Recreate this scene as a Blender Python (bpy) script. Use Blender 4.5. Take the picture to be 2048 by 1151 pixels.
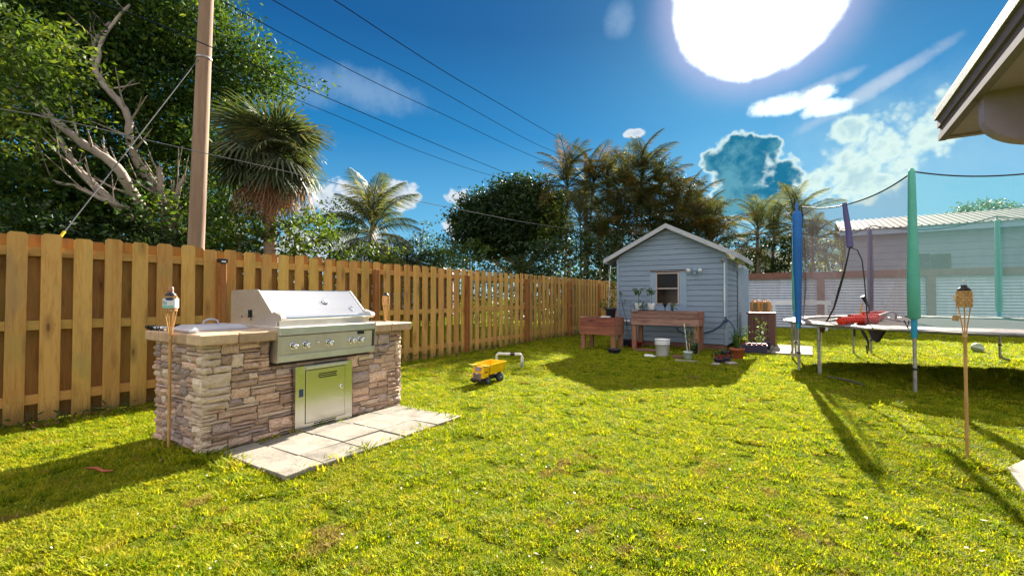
import bpy, bmesh, math, random
import numpy as np
from mathutils import Vector, Matrix, Euler, noise as mnoise
random.seed(7); rng=np.random.default_rng(7)
S=bpy.context.scene
for o in list(bpy.data.objects): bpy.data.objects.remove(o)
COL=S.collection
# ------------------------------------------------------------ camera, world, sun, exposure
R=math.radians
EYE=1.25; YAW=R(33.0); FPX=916.0; PIT=math.atan(18.5/FPX)
cam=bpy.data.cameras.new('camera'); camo=bpy.data.objects.new('camera',cam); COL.objects.link(camo)
camo.location=(0,0,EYE); camo.rotation_euler=(R(90)+PIT,0,YAW)
cam.sensor_width=36; cam.lens=FPX/2048*36; cam.clip_end=3000; cam.clip_start=.05
S.camera=camo
def ray(px,py):
    r=(px-1024)/FPX; u=-(py-575.5)/FPX
    F=math.cos(PIT)-u*math.sin(PIT); U=math.sin(PIT)+u*math.cos(PIT)
    return Vector((-F*math.sin(YAW)+r*math.cos(YAW), F*math.cos(YAW)+r*math.sin(YAW), U))
def G(px,py,z=0.0):                     # the point of height z seen at a pixel
    d=ray(px,py); t=(z-EYE)/d.z; return Vector((d.x*t,d.y*t,z))
def D(px,py,dep):                       # the point at a forward distance
    d=ray(px,py); return Vector((d.x*dep,d.y*dep,EYE+d.z*dep))
def XP(px,py,X): d=ray(px,py); t=X/d.x; return Vector((X,d.y*t,EYE+d.z*t))
def YP(px,py,Y): d=ray(px,py); t=Y/d.y; return Vector((d.x*t,Y,EYE+d.z*t))
def VPL(px,py,a,b):                     # on the vertical plane through a and b
    d=ray(px,py); n=Vector((b[1]-a[1],-(b[0]-a[0]))); t=(n.x*a[0]+n.y*a[1])/(n.x*d.x+n.y*d.y)
    return Vector((d.x*t,d.y*t,EYE+d.z*t))
SUN=ray(1488,58).normalized()
sun_el=math.asin(SUN.z); sun_az=math.atan2(SUN.x,SUN.y)
SUNSTR=4.8; SKYSTR=0.15; EXPO=2.15
sl=bpy.data.lights.new('sun','SUN'); sl.energy=SUNSTR; sl.angle=R(.55); sl.color=(1,.93,.80)
so=bpy.data.objects.new('sun',sl); COL.objects.link(so); so.location=(0,0,30)
so.rotation_euler=(-SUN).to_track_quat('-Z','Y').to_euler()
S.view_settings.view_transform='Standard'; S.view_settings.look='None'
S.view_settings.exposure=EXPO; S.view_settings.gamma=1.0; S.view_settings.use_curve_mapping=False
S.render.engine='CYCLES'
S.cycles.transparent_max_bounces=24; S.cycles.max_bounces=8

class N:
    def __init__(s,nt): s.nt=nt; s.l=nt.links
    def n(s,t,**k):
        o=s.nt.nodes.new(t)
        for a,b in k.items(): setattr(o,a,b)
        return o
    def put(s,inp,v):
        if isinstance(v,bpy.types.NodeSocket): s.l.new(v,inp)
        elif v is not None: inp.default_value=v
    def m(s,op,a,b=None,c=None,clamp=False):
        o=s.n('ShaderNodeMath',operation=op,use_clamp=clamp)
        s.put(o.inputs[0],a); s.put(o.inputs[1],b)
        if c is not None: s.put(o.inputs[2],c)
        return o.outputs[0]
    def ss(s,v,a,b):                    # smoothstep
        o=s.n('ShaderNodeMapRange',interpolation_type='SMOOTHSTEP'); s.put(o.inputs[0],v)
        o.inputs[1].default_value=a; o.inputs[2].default_value=b; return o.outputs[0]
    def mix(s,f,a,b,bt='MIX'):
        o=s.n('ShaderNodeMix',data_type='RGBA',blend_type=bt)
        s.put(o.inputs[0],f)
        for i,v in ((6,a),(7,b)):
            if isinstance(v,tuple) and len(v)==3: v=v+(1,)
            s.put(o.inputs[i],v)
        return o.outputs[2]
    def noise(s,vec,scale,detail=4,rough=.55,dist=0):
        o=s.n('ShaderNodeTexNoise'); s.put(o.inputs['Vector'],vec); o.inputs['Scale'].default_value=scale
        o.inputs['Detail'].default_value=detail; o.inputs['Roughness'].default_value=rough; o.inputs['Distortion'].default_value=dist
        return o.outputs[0]
    def ramp(s,f,stops):
        o=s.n('ShaderNodeValToRGB'); s.put(o.inputs[0],f); e=o.color_ramp.elements
        while len(e)<len(stops): e.new(.5)
        for el,(p,c) in zip(e,stops): el.position=p; el.color=tuple(c)+(1,) if len(c)==3 else c
        return o.outputs[0]

W=bpy.data.worlds.new('World'); S.world=W; W.use_nodes=True
nt=W.node_tree; nt.nodes.clear(); k=N(nt)
sky=k.n('ShaderNodeTexSky',sky_type='NISHITA',sun_disc=False,sun_elevation=sun_el,sun_rotation=sun_az)
sky.air_density=1.0; sky.dust_density=.6; sky.ozone_density=3.0
tc=k.n('ShaderNodeTexCoord').outputs['Generated']
sep=k.n('ShaderNodeSeparateXYZ'); k.l.new(tc,sep.inputs[0])
az=k.m('MULTIPLY',k.m('ARCTAN2',sep.outputs[0],sep.outputs[1]),180/math.pi)
el=k.m('MULTIPLY',k.m('ARCSINE',sep.outputs[2]),180/math.pi)
nz=k.noise(tc,9,7,.6,.15); nf=k.noise(tc,26,6,.6,.1); nb=k.noise(tc,3.2,5,.55,.2)
def azel(px,py):
    d=ray(px,py).normalized(); return math.degrees(math.atan2(d.x,d.y)),math.degrees(math.asin(d.z))
def blob(px,py,rx,ry,rot=0):
    a,e=azel(px,py); da=k.m('SUBTRACT',az,a); de=k.m('SUBTRACT',el,e)
    da=k.m('MULTIPLY',da,math.cos(R(e)))
    if rot:
        c,s_=math.cos(R(rot)),math.sin(R(rot))
        u=k.m('ADD',k.m('MULTIPLY',da,c),k.m('MULTIPLY',de,s_)); v=k.m('SUBTRACT',k.m('MULTIPLY',de,c),k.m('MULTIPLY',da,s_))
    else: u,v=da,de
    u=k.m('DIVIDE',u,rx); v=k.m('DIVIDE',v,ry)
    return k.m('SUBTRACT',1,k.m('ADD',k.m('MULTIPLY',u,u),k.m('MULTIPLY',v,v)))
def cmax(L):
    r=L[0]
    for x in L[1:]: r=k.m('MAXIMUM',r,x)
    return r
nd=k.m('ADD',k.m('MULTIPLY',k.m('SUBTRACT',nz,.5),4.2),k.m('MULTIPLY',k.m('SUBTRACT',nf,.5),2.4))
nv_=k.n('ShaderNodeTexNoise'); k.put(nv_.inputs['Vector'],tc); nv_.inputs['Scale'].default_value=13; nv_.inputs['Detail'].default_value=4
va=k.n('ShaderNodeVectorMath',operation='MULTIPLY_ADD'); k.l.new(nv_.outputs[1],va.inputs[0]); va.inputs[1].default_value=(.05,.05,.05); k.l.new(tc,va.inputs[2])
def puff(sc):
    v=k.n('ShaderNodeTexVoronoi',feature='SMOOTH_F1'); k.l.new(va.outputs[0],v.inputs['Vector']); v.inputs['Scale'].default_value=sc; v.inputs['Smoothness'].default_value=.25
    return k.m('SUBTRACT',.42,v.outputs['Distance'])
pf=k.m('ADD',k.m('MULTIPLY',puff(30),.6),k.m('ADD',k.m('MULTIPLY',puff(75),.5),k.m('ADD',k.m('MULTIPLY',nd,.5),.02)))
# sky colour: deep blue overhead, pale near the horizon
WH=1.0/(SKYSTR*2**EXPO)                # radiance that displays as white
def wc(r,g,b,s=1): return (r*WH*s,g*WH*s,b*WH*s)
skc=k.mix(1.0,sky.outputs[0],(.009*WH,.020*WH,.024*WH),'MULTIPLY')
grad=k.ramp(k.m('DIVIDE',el,60),[(0.0,(.33,.62,.80)),(.15,(.13,.44,.72)),(.32,(.006,.20,.50)),(.50,(.000,.085,.29)),(1.0,(.0,.07,.24))])
skyc=k.mix(1.0,k.mix(1.0,grad,(WH*.88,WH*.88,WH*.88),'MULTIPLY'),skc,'ADD')
def over(base,dens,colr):
    return k.mix(dens,base,colr)
# thin wisps
wisp=cmax([blob(735,180,8.5,2.6,-6),blob(560,175,7,2.4,0),blob(1240,35,1.8,2.2)])
skyc=over(skyc,k.m('MULTIPLY',k.ss(k.m('ADD',wisp,k.m('MULTIPLY',nd,.45)),.0,1.3),.42),wc(.42,.60,.82))
wisp2=cmax([blob(1740,180,7.5,.9,24),blob(1620,185,5,.9,14)])
skyc=over(skyc,k.m('MULTIPLY',k.ss(k.m('ADD',wisp2,k.m('MULTIPLY',nd,.4)),.0,1.2),.75),wc(.62,.72,.86))
wisp3=cmax([blob(1560,210,3.2,1.0,6),blob(1610,200,3.0,.8,14),blob(1650,216,2.0,.8,2)])
skyc=over(skyc,k.ss(k.m('ADD',wisp3,k.m('MULTIPLY',nd,1.0)),-.45,.8),wc(.95,1.1,1.1,1.3))
# whiter veil low on the right, round the horizon
veil=blob(1850,330,16,9)
skyc=over(skyc,k.m('MULTIPLY',k.ss(k.m('ADD',veil,k.m('MULTIPLY',nd,.3)),-.2,1.4),.5),wc(.45,.72,.85))
hz=cmax([blob(700,400,5,2.6),blob(790,392,3.6,2.0),blob(915,395,2,1.6),blob(930,455,3,1.8),blob(670,500,9,3),blob(1270,268,1.5,.7)])
F=k.m('ADD',hz,k.m('MULTIPLY',pf,1.1))
skyc=over(skyc,k.ss(F,.05,.6),k.mix(k.ss(F,.3,1.3),wc(.80,.86,.92),wc(.55,.66,.78)))
# big white cumulus on the right
cr=cmax([blob(1790,290,6.2,3.4,20),blob(1720,340,4,3.0),blob(1700,262,2.2,1.6),blob(1850,270,3.5,2),blob(1620,365,3.4,1.8)])
F=k.m('ADD',cr,k.m('MULTIPLY',pf,1.5))
skyc=over(skyc,k.ss(F,-.05,1.0),k.mix(k.ss(F,.6,1.7),wc(.80,1.0,.93),wc(.50,.74,.80)))
# dark shaded cumulus with a bright rim
cd=cmax([blob(1490,330,4.4,3.6),blob(1560,350,2.6,2.2),blob(1478,295,2.8,2.4),blob(1440,320,2.6,1.8),blob(1500,400,5.0,2.4),blob(1530,290,1.8,1.4)])
F=k.m('ADD',cd,k.m('MULTIPLY',pf,.75))
skyc=over(skyc,k.ss(F,.05,.34),k.mix(k.ss(F,.22,.62),wc(.74,.95,.95),k.mix(k.ss(k.m('ADD',nf,nz),.9,1.2),wc(.015,.19,.34),wc(.12,.38,.50))))
# unseen clouds added behind the camera and overhead, brightened to fill the shade
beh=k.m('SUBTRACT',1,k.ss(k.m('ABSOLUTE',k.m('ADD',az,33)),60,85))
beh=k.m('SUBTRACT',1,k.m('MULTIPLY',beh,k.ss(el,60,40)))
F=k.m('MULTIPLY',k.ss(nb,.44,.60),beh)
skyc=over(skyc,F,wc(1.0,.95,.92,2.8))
# glare of the sun through thin cloud
gd=blob(1515,-14,7.5,7.4)
F=k.m('ADD',gd,k.m('MULTIPLY',nd,.10))
halo=k.m('POWER',k.ss(F,-1.7,.25),2.2)
skyc=over(skyc,k.m('MULTIPLY',halo,.66),wc(.62,.62,.93))
skyc=over(skyc,k.ss(F,-.16,.22),wc(1.0,1.10,1.1,3.2))
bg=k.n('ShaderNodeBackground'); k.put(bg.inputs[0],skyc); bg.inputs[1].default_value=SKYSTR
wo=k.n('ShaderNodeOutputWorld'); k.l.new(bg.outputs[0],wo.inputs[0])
W.cycles.sampling_method='MANUAL'; W.cycles.sample_map_resolution=1024

# ------------------------------------------------------------ materials
MATS={}
def mat(name,c1,c2=None,scale=6,stretch=(1,1,1),rough=.7,metal=0,bump=.15,rnd=.12,detail=5,c3=None,bscale=None,spec=.4,fine=.12,dark=None,coord='Object'):
    if name in MATS: return MATS[name]
    m=bpy.data.materials.new(name); m.use_nodes=True; nt=m.node_tree; nt.nodes.clear(); k=N(nt)
    out=k.n('ShaderNodeOutputMaterial'); b=k.n('ShaderNodeBsdfPrincipled'); k.l.new(b.outputs[0],out.inputs[0])
    oi=k.n('ShaderNodeObjectInfo').outputs['Random']
    t=k.n('ShaderNodeTexCoord').outputs[coord]
    off=k.n('ShaderNodeVectorMath',operation='ADD'); k.l.new(t,off.inputs[0])
    cx=k.n('ShaderNodeCombineXYZ')
    for i in range(3): k.put(cx.inputs[i],k.m('MULTIPLY',oi,(17.3,31.7,23.1)[i]))
    k.l.new(cx.outputs[0],off.inputs[1])
    mp=k.n('ShaderNodeMapping'); k.l.new(off.outputs[0],mp.inputs[0]); mp.inputs['Scale'].default_value=stretch
    v=mp.outputs[0]
    n1=k.noise(v,scale,detail,.6,.3); n2=k.noise(v,scale*5.7,3,.6)
    c2=c2 or tuple(x*.7 for x in c1)
    stops=[(.30,c2),(.62,c1)] if not c3 else [(.28,c2),(.5,c1),(.70,c3)]
    col=k.ramp(n1,stops)
    f=k.m('ADD',k.m('MULTIPLY',k.m('SUBTRACT',n2,.5),fine*4),k.m('ADD',1-rnd,k.m('MULTIPLY',oi,2*rnd)))
    hs=k.n('ShaderNodeHueSaturation'); k.put(hs.inputs['Color'],col); k.put(hs.inputs['Value'],f)
    k.put(b.inputs['Base Color'],hs.outputs[0]); b.inputs['Roughness'].default_value=rough; b.inputs['Metallic'].default_value=metal
    b.inputs['Specular IOR Level'].default_value=spec
    if bump:
        bp=k.n('ShaderNodeBump'); bp.inputs['Strength'].default_value=bump; bp.inputs['Distance'].default_value=.01
        k.put(bp.inputs['Height'],k.noise(v,bscale or scale*4,5,.65)); k.l.new(bp.outputs[0],b.inputs['Normal'])
    MATS[name]=m; return m
def wood(name,c1,c2,knot=(.10,.035,.012),rnd=.14,axis='Z',rough=.75,green=None):
    if name in MATS: return MATS[name]
    m=bpy.data.materials.new(name); m.use_nodes=True; nt=m.node_tree; nt.nodes.clear(); k=N(nt)
    out=k.n('ShaderNodeOutputMaterial'); b=k.n('ShaderNodeBsdfPrincipled'); k.l.new(b.outputs[0],out.inputs[0])
    oi=k.n('ShaderNodeObjectInfo').outputs['Random']; t=k.n('ShaderNodeTexCoord').outputs['Object']
    cx=k.n('ShaderNodeCombineXYZ')
    for i in range(3): k.put(cx.inputs[i],k.m('MULTIPLY',oi,(11.3,41.7,73.1)[i]))
    off=k.n('ShaderNodeVectorMath',operation='ADD'); k.l.new(t,off.inputs[0]); k.l.new(cx.outputs[0],off.inputs[1])
    st={'Z':(1,1,.09),'Y':(1,.09,1),'X':(.09,1,1)}[axis]
    st2={'Z':(1,1,.3),'Y':(1,.3,1),'X':(.3,1,1)}[axis]
    mp=k.n('ShaderNodeMapping'); k.l.new(off.outputs[0],mp.inputs[0]); mp.inputs['Scale'].default_value=st
    g=k.noise(mp.outputs[0],42,5,.6,1.2); broad=k.noise(mp.outputs[0],9,3,.5,.8)
    mp2=k.n('ShaderNodeMapping'); k.l.new(off.outputs[0],mp2.inputs[0]); mp2.inputs['Scale'].default_value=st2
    vo=k.n('ShaderNodeTexVoronoi'); k.l.new(mp2.outputs[0],vo.inputs['Vector']); vo.inputs['Scale'].default_value=6.2
    kn=k.ss(vo.outputs['Distance'],.17,.04)
    kn2=k.m('MULTIPLY',k.ss(vo.outputs['Distance'],.34,.12),.35)
    col=k.ramp(k.m('ADD',k.m('MULTIPLY',g,.55),k.m('MULTIPLY',broad,.45)),[(.36,c2),(.56,c1)])
    if green:
        gz=k.noise(off.outputs[0],2.1,3,.5); col=k.mix(k.m('MULTIPLY',k.ss(gz,.50,.68),.6),col,green)
    col=k.mix(k.m('MAXIMUM',k.m('MULTIPLY',kn,.8),kn2),col,knot)
    if green:
        sp_=k.n('ShaderNodeSeparateXYZ'); k.l.new(t,sp_.inputs[0])
        col=k.mix(k.m('MULTIPLY',k.ss(k.m('ADD',sp_.outputs[2],k.m('MULTIPLY',g,.25)),.38,.12),.55),col,(.10,.085,.03))
        st_=k.noise(mp2.outputs[0],3.2,4,.6); col=k.mix(k.m('MULTIPLY',k.ss(st_,.56,.72),.35),col,(.20,.15,.10))
    hs=k.n('ShaderNodeHueSaturation'); k.put(hs.inputs['Color'],col); k.put(hs.inputs['Value'],k.m('ADD',1-rnd,k.m('MULTIPLY',oi,2*rnd)))
    k.put(hs.inputs['Hue'],k.m('ADD',.492,k.m('MULTIPLY',k.m('FRACT',k.m('MULTIPLY',oi,7.7)),.016)))
    k.put(b.inputs['Base Color'],hs.outputs[0]); b.inputs['Roughness'].default_value=rough; b.inputs['Specular IOR Level'].default_value=.3
    bp=k.n('ShaderNodeBump'); bp.inputs['Strength'].default_value=.35; bp.inputs['Distance'].default_value=.004
    k.put(bp.inputs['Height'],g); k.l.new(bp.outputs[0],b.inputs['Normal'])
    MATS[name]=m; return m
def leafmat(name,c1,c2,c3=None,trans=.45,scale=1.2,rough=.55,gloss=.35):
    if name in MATS: return MATS[name]
    m=bpy.data.materials.new(name); m.use_nodes=True; nt=m.node_tree; nt.nodes.clear(); k=N(nt)
    out=k.n('ShaderNodeOutputMaterial'); b=k.n('ShaderNodeBsdfPrincipled'); tr=k.n('ShaderNodeBsdfTranslucent'); mx=k.n('ShaderNodeMixShader')
    k.l.new(mx.outputs[0],out.inputs[0]); k.l.new(b.outputs[0],mx.inputs[1]); k.l.new(tr.outputs[0],mx.inputs[2]); mx.inputs[0].default_value=trans
    geo=k.n('ShaderNodeNewGeometry'); oi=k.n('ShaderNodeObjectInfo').outputs['Random']
    pos=geo.outputs['Position']
    n1=k.noise(pos,scale,3,.6)
    f=k.m('ADD',k.m('MULTIPLY',n1,.6),k.m('MULTIPLY',k.m('ADD',k.m('MULTIPLY',geo.outputs['Random Per Island'],.7),k.m('MULTIPLY',oi,.3)),.4))
    col=k.ramp(f,[(.32,c1),(.55,c2),(.72,c3 or c2)])
    k.put(b.inputs['Base Color'],col); b.inputs['Roughness'].default_value=rough; b.inputs['Specular IOR Level'].default_value=gloss
    tcol=k.mix(1.0,col,(1.5,1.45,.55),'MULTIPLY'); k.put(tr.inputs[0],tcol)
    MATS[name]=m; return m

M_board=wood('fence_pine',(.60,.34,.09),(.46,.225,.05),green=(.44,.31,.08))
M_board_shaded=wood('fence_pine_shaded',(.34,.175,.045),(.24,.11,.026),green=(.22,.14,.035))  # back boards: shade of the front boards put into a darker pine colour
M_rail=wood('fence_rail',(.54,.30,.08),(.42,.21,.05),axis='Y')
M_post=wood('fence_post',(.36,.15,.04),(.24,.085,.02))
M_stone=mat('ledger_stone',(.68,.45,.32),(.30,.165,.125),scale=9,c3=(.80,.62,.46),rough=.9,bump=.9,rnd=.34,bscale=30,fine=.10)
M_stone_g=mat('ledger_stone_grey',(.56,.42,.36),(.25,.17,.16),scale=9,c3=(.58,.45,.38),rough=.9,bump=.9,rnd=.25,bscale=30)
M_stone_c=mat('ledger_stone_cream',(.84,.64,.47),(.50,.34,.24),scale=8,c3=(.86,.72,.56),rough=.9,bump=.9,rnd=.12,bscale=30)
M_mortar=mat('mortar',(.10,.07,.055),scale=20,rough=.95)
M_tile=mat('counter_tile',(.50,.33,.20),(.36,.22,.14),scale=5,c3=(.56,.41,.24),rough=.6,bump=.3,rnd=.15)
M_steel=mat('brushed_steel',(.62,.62,.62),(.54,.54,.53),scale=3,stretch=(1,.02,1),rough=.24,metal=1,bump=.03,rnd=0,fine=.03,bscale=120)
M_steelr=mat('dull_steel',(.70,.66,.60),(.60,.55,.48),scale=3,rough=.45,metal=.9,bump=.03,rnd=0,fine=.04)
M_chrome=mat('chrome',(.80,.80,.80),(.74,.74,.74),rough=.08,metal=1,bump=0,rnd=0,fine=0)
M_black=mat('black_plastic',(.012,.012,.014),(.02,.02,.022),rough=.45,bump=.05,rnd=0)
M_dark=mat('dark_hole',(.006,.006,.006),(.008,.008,.008),rough=.9,bump=0,rnd=0)
M_white=mat('white_plastic',(.74,.75,.76),(.66,.67,.68),scale=4,rough=.4,bump=.03,rnd=.03,fine=.04)
M_pvc=mat('pvc',(.70,.68,.62),(.55,.52,.45),scale=12,rough=.45,bump=.03,rnd=.03,fine=.06)
M_grey=mat('grey_plastic',(.46,.45,.48),(.40,.39,.42),scale=4,rough=.45,bump=.05,rnd=.02,fine=.05)
M_paver=mat('paver',(.26,.23,.185),(.165,.14,.11),scale=5,c3=(.32,.28,.215),rough=.9,bump=.5,rnd=.16,fine=.18,bscale=60)
M_conc=mat('concrete',(.36,.33,.29),(.27,.25,.22),scale=3,rough=.9,bump=.4,rnd=.06,fine=.1,bscale=60)
M_bamboo=mat('bamboo',(.58,.33,.12),(.40,.20,.06),scale=5,stretch=(1,1,.3),rough=.45,bump=.1,rnd=.05,fine=.1)
M_weave=mat('woven_bamboo',(.60,.37,.17),(.38,.20,.08),scale=30,rough=.6,bump=.3,rnd=.2,fine=.15)
M_cork=mat('burner_cap',(.42,.20,.13),(.30,.13,.08),scale=20,rough=.6,rnd=.02)
M_label=mat('paper_label',(.72,.73,.75),(.66,.67,.70),rough=.6,bump=0,rnd=0,fine=.02)
M_navy=mat('navy_print',(.03,.05,.13),(.03,.05,.13),rough=.6,bump=0,rnd=0,fine=0)
M_teal=mat('teal_print',(.18,.52,.42),(.18,.52,.42),rough=.6,bump=0,rnd=0,fine=0)
M_greyp=mat('grey_print',(.22,.30,.32),(.22,.30,.32),rough=.6,bump=0,rnd=0,fine=0)
M_side=mat('shed_siding',(.24,.305,.385),(.205,.265,.34),scale=2,stretch=(.4,.4,3),rough=.7,bump=.15,rnd=.035,fine=.05)
M_sidet=mat('shed_trim',(.27,.36,.46),(.23,.31,.41),scale=3,rough=.65,bump=.1,rnd=.03,fine=.05)
M_sroof=mat('shed_roof',(.42,.43,.45),(.35,.36,.38),scale=3,rough=.6,bump=.2,rnd=.02)
M_wframe=mat('window_frame',(.50,.40,.36),(.42,.33,.29),scale=8,rough=.6,bump=.1,rnd=.03)
M_glass=mat('window_glass',(.012,.008,.007),(.018,.011,.009),scale=2,rough=.15,bump=0,rnd=0,spec=.25)
M_pallet=wood('planter_wood',(.34,.20,.15),(.14,.075,.055),knot=(.05,.02,.015),axis='X',rnd=.18)
M_palleg=wood('planter_leg',(.36,.17,.10),(.22,.09,.05),knot=(.06,.02,.015),rnd=.18)
M_soil=mat('soil',(.05,.03,.018),(.025,.015,.01),scale=20,rough=.95,bump=.8)
M_terra=mat('terracotta',(.42,.11,.05),(.30,.075,.035),scale=8,rough=.8,bump=.2,rnd=.08)
M_potb=mat('dark_pot',(.02,.022,.035),(.03,.03,.045),rough=.5,bump=.1,rnd=.1)
M_potp=mat('plum_pot',(.055,.04,.085),(.04,.03,.06),rough=.5,bump=.1,rnd=.1)
M_potr=mat('red_flower',(.33,.02,.03),(.22,.012,.02),rough=.6,bump=.1,rnd=.2)
M_mint=mat('pale_green_pot',(.52,.66,.62),(.46,.60,.56),rough=.5,bump=.05,rnd=.03,fine=.03)
M_jug=mat('orange_jug',(.60,.25,.06),(.48,.19,.04),scale=5,rough=.4,bump=.1,rnd=.05)
M_jugl=mat('jug_label',(.20,.15,.07),(.16,.12,.06),rough=.6,bump=0,rnd=.02)
M_box=mat('brown_resin',(.16,.065,.045),(.11,.045,.032),scale=4,stretch=(1,1,.2),rough=.5,bump=.1,rnd=.06)
M_galv=mat('galvanised_sheet',(.56,.60,.68),(.46,.50,.57),scale=2,stretch=(3,1,.6),rough=.45,metal=.35,bump=.05,rnd=.06,fine=.05)
M_brownp=mat('brown_painted_wood',(.22,.105,.075),(.16,.075,.055),scale=4,rough=.8,bump=.2,rnd=.1)
M_nside=mat('neighbour_siding',(.26,.28,.32),(.22,.24,.28),scale=2,rough=.8,bump=.15,rnd=.03,fine=.04)
M_nroof=mat('ribbed_metal_roof',(.20,.18,.165),(.15,.135,.12),scale=2,rough=.8,spec=.1,bump=.1,rnd=.05)
M_shut=mat('brown_shutter',(.12,.07,.06),(.09,.05,.045),rough=.7,rnd=.05)
M_fasc=mat('eave_board',(.21,.175,.20),(.17,.14,.165),scale=4,stretch=(1,.2,1),spec=.1,rough=.9,bump=.1,rnd=.03,fine=.05)
M_drip=mat('metal_drip_edge',(.24,.235,.235),(.16,.155,.155),scale=12,spec=.15,rough=.8,metal=0,bump=.3,rnd=.02,fine=.12)
M_soff=mat('soffit',(.34,.26,.33),(.29,.22,.28),scale=3,rough=.7,bump=.1,rnd=.03,fine=.04)
M_soffy=mat('soffit_plank',(.48,.34,.16),(.40,.27,.12),scale=3,rough=.7,bump=.1,rnd=.1)
M_galvp=mat('galvanised_tube',(.42,.41,.42),(.22,.19,.18),scale=9,rough=.45,metal=.6,bump=.1,rnd=.05,fine=.15)
M_mint2=mat('green_foam_sleeve',(.10,.42,.31),(.08,.36,.27),scale=4,rough=.6,bump=.1,rnd=.02,fine=.05)
M_blue=mat('blue_foam_sleeve',(.01,.13,.42),(.008,.10,.34),scale=4,rough=.6,bump=.1,rnd=.02,fine=.05)
M_cyan=mat('cyan_sleeve_end',(.02,.30,.50),(.02,.25,.42),scale=4,rough=.6,bump=.1,rnd=.02)
M_purp=mat('purple_foam_sleeve',(.10,.09,.22),(.08,.07,.18),scale=4,rough=.6,bump=.1,rnd=.02)
M_matt=mat('jump_mat',(.062,.050,.052),(.045,.036,.038),scale=4,rough=1,spec=.05,bump=.1,rnd=0,fine=.1)
M_pad=mat('worn_pad',(.17,.13,.12),(.05,.04,.04),scale=6,c3=(.26,.22,.20),rough=.8,bump=.3,rnd=.02,fine=.2)
M_red=mat('red_plastic',(.62,.04,.012),(.50,.03,.01),rough=.4,bump=.05,rnd=.05)
M_yel=mat('yellow_plastic',(.85,.53,.006),(.78,.46,.005),scale=4,rough=.35,bump=.04,rnd=.02,fine=.03)
M_yel2=mat('pale_yellow_plastic',(.82,.66,.12),(.75,.58,.1),rough=.4,bump=.03,rnd=.02,fine=.03)
M_tyre=mat('toy_tyre',(.014,.014,.018),(.02,.02,.024),rough=.7,bump=.2,rnd=0)
M_hub=mat('toy_hub',(.20,.28,.30),(.14,.20,.22),rough=.4,bump=.1,rnd=0)
M_grille=mat('toy_grille',(.30,.24,.25),(.22,.17,.18),rough=.5,bump=.1,rnd=0)
M_pole=mat('utility_pole_wood',(.30,.19,.12),(.19,.115,.075),scale=6,stretch=(1,1,.08),rough=.85,bump=.5,rnd=0,fine=.12)
M_wire=mat('power_cable',(.012,.016,.025),(.012,.016,.025),spec=0,rough=1,bump=0,rnd=0,fine=0)
M_wirel=mat('pale_cable',(.13,.13,.13),(.10,.10,.10),rough=.9,spec=.1,bump=0,rnd=0,fine=0)
M_bark=mat('pale_bark',(.42,.34,.28),(.24,.19,.155),scale=3,stretch=(1,1,.4),rough=.9,bump=.5,rnd=.08,fine=.12)
M_barkd=mat('dark_bark',(.17,.12,.085),(.10,.07,.05),scale=3,rough=.9,bump=.5,rnd=.1)
M_palmt=mat('palm_trunk',(.33,.21,.15),(.22,.14,.10),scale=4,stretch=(1,1,3),rough=.9,bump=.6,rnd=.1)
M_areca=mat('areca_stem',(.40,.28,.17),(.22,.16,.09),scale=3,stretch=(1,1,2),rough=.8,bump=.3,rnd=.2)
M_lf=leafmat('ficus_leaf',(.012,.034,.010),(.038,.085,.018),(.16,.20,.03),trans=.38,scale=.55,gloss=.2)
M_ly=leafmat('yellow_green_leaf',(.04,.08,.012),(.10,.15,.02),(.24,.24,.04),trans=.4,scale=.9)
M_lg=leafmat('mid_green_leaf',(.018,.045,.010),(.05,.095,.016),(.12,.15,.025),trans=.4,scale=.8)
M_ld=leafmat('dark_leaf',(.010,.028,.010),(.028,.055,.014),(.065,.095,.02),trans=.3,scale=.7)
M_lpl=leafmat('pot_plant_leaf',(.03,.075,.02),(.07,.14,.03),(.16,.2,.04),trans=.35,scale=8)
M_sab=leafmat('sabal_frond',(.035,.055,.028),(.085,.105,.055),(.20,.17,.075),trans=.3,scale=1.5,rough=.5,gloss=.3)
M_dead=leafmat('dead_frond',(.16,.075,.04),(.34,.18,.10),(.46,.28,.15),trans=.3,scale=1.5)
M_coco=leafmat('coconut_frond',(.035,.055,.028),(.085,.10,.045),(.26,.22,.07),trans=.35,scale=.9,rough=.55,gloss=.2)
M_arl=leafmat('areca_frond',(.022,.034,.010),(.052,.054,.016),(.17,.085,.022),trans=.35,scale=.9,rough=.7,gloss=.08)
M_arg=leafmat('grey_green_frond',(.05,.065,.03),(.10,.11,.05),(.2,.17,.06),trans=.35,scale=.9,rough=.7,gloss=.08)

# ------------------------------------------------------------ builders
def link(o,parent=None):
    COL.objects.link(o)
    if parent is not None: o.parent=parent
    return o
def tag(o,label=None,cat=None,group=None,kind=None):
    if label: o['label']=label
    if cat: o['category']=cat
    if group: o['group']=group
    if kind: o['kind']=kind
    return o
def thing(name,label,cat,loc=(0,0,0),rz=0,group=None):
    o=bpy.data.objects.new(name,None); o.empty_display_size=.1; o.location=loc; o.rotation_euler=(0,0,rz); link(o)
    return tag(o,label,cat,group)
def np_mesh(name,V,Fc,nv,m,smooth=False):
    me=bpy.data.meshes.new(name); V=np.asarray(V,dtype=np.float32).reshape(-1,3); Fc=np.asarray(Fc,dtype=np.int32).reshape(-1,nv)
    me.vertices.add(len(V)); me.vertices.foreach_set('co',V.ravel())
    me.loops.add(Fc.size); me.loops.foreach_set('vertex_index',Fc.ravel())
    me.polygons.add(len(Fc)); me.polygons.foreach_set('loop_start',np.arange(0,Fc.size,nv,dtype=np.int32))
    me.update(calc_edges=True); me.materials.append(m)
    if smooth: me.polygons.foreach_set('use_smooth',[True]*len(Fc))
    return me
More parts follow.
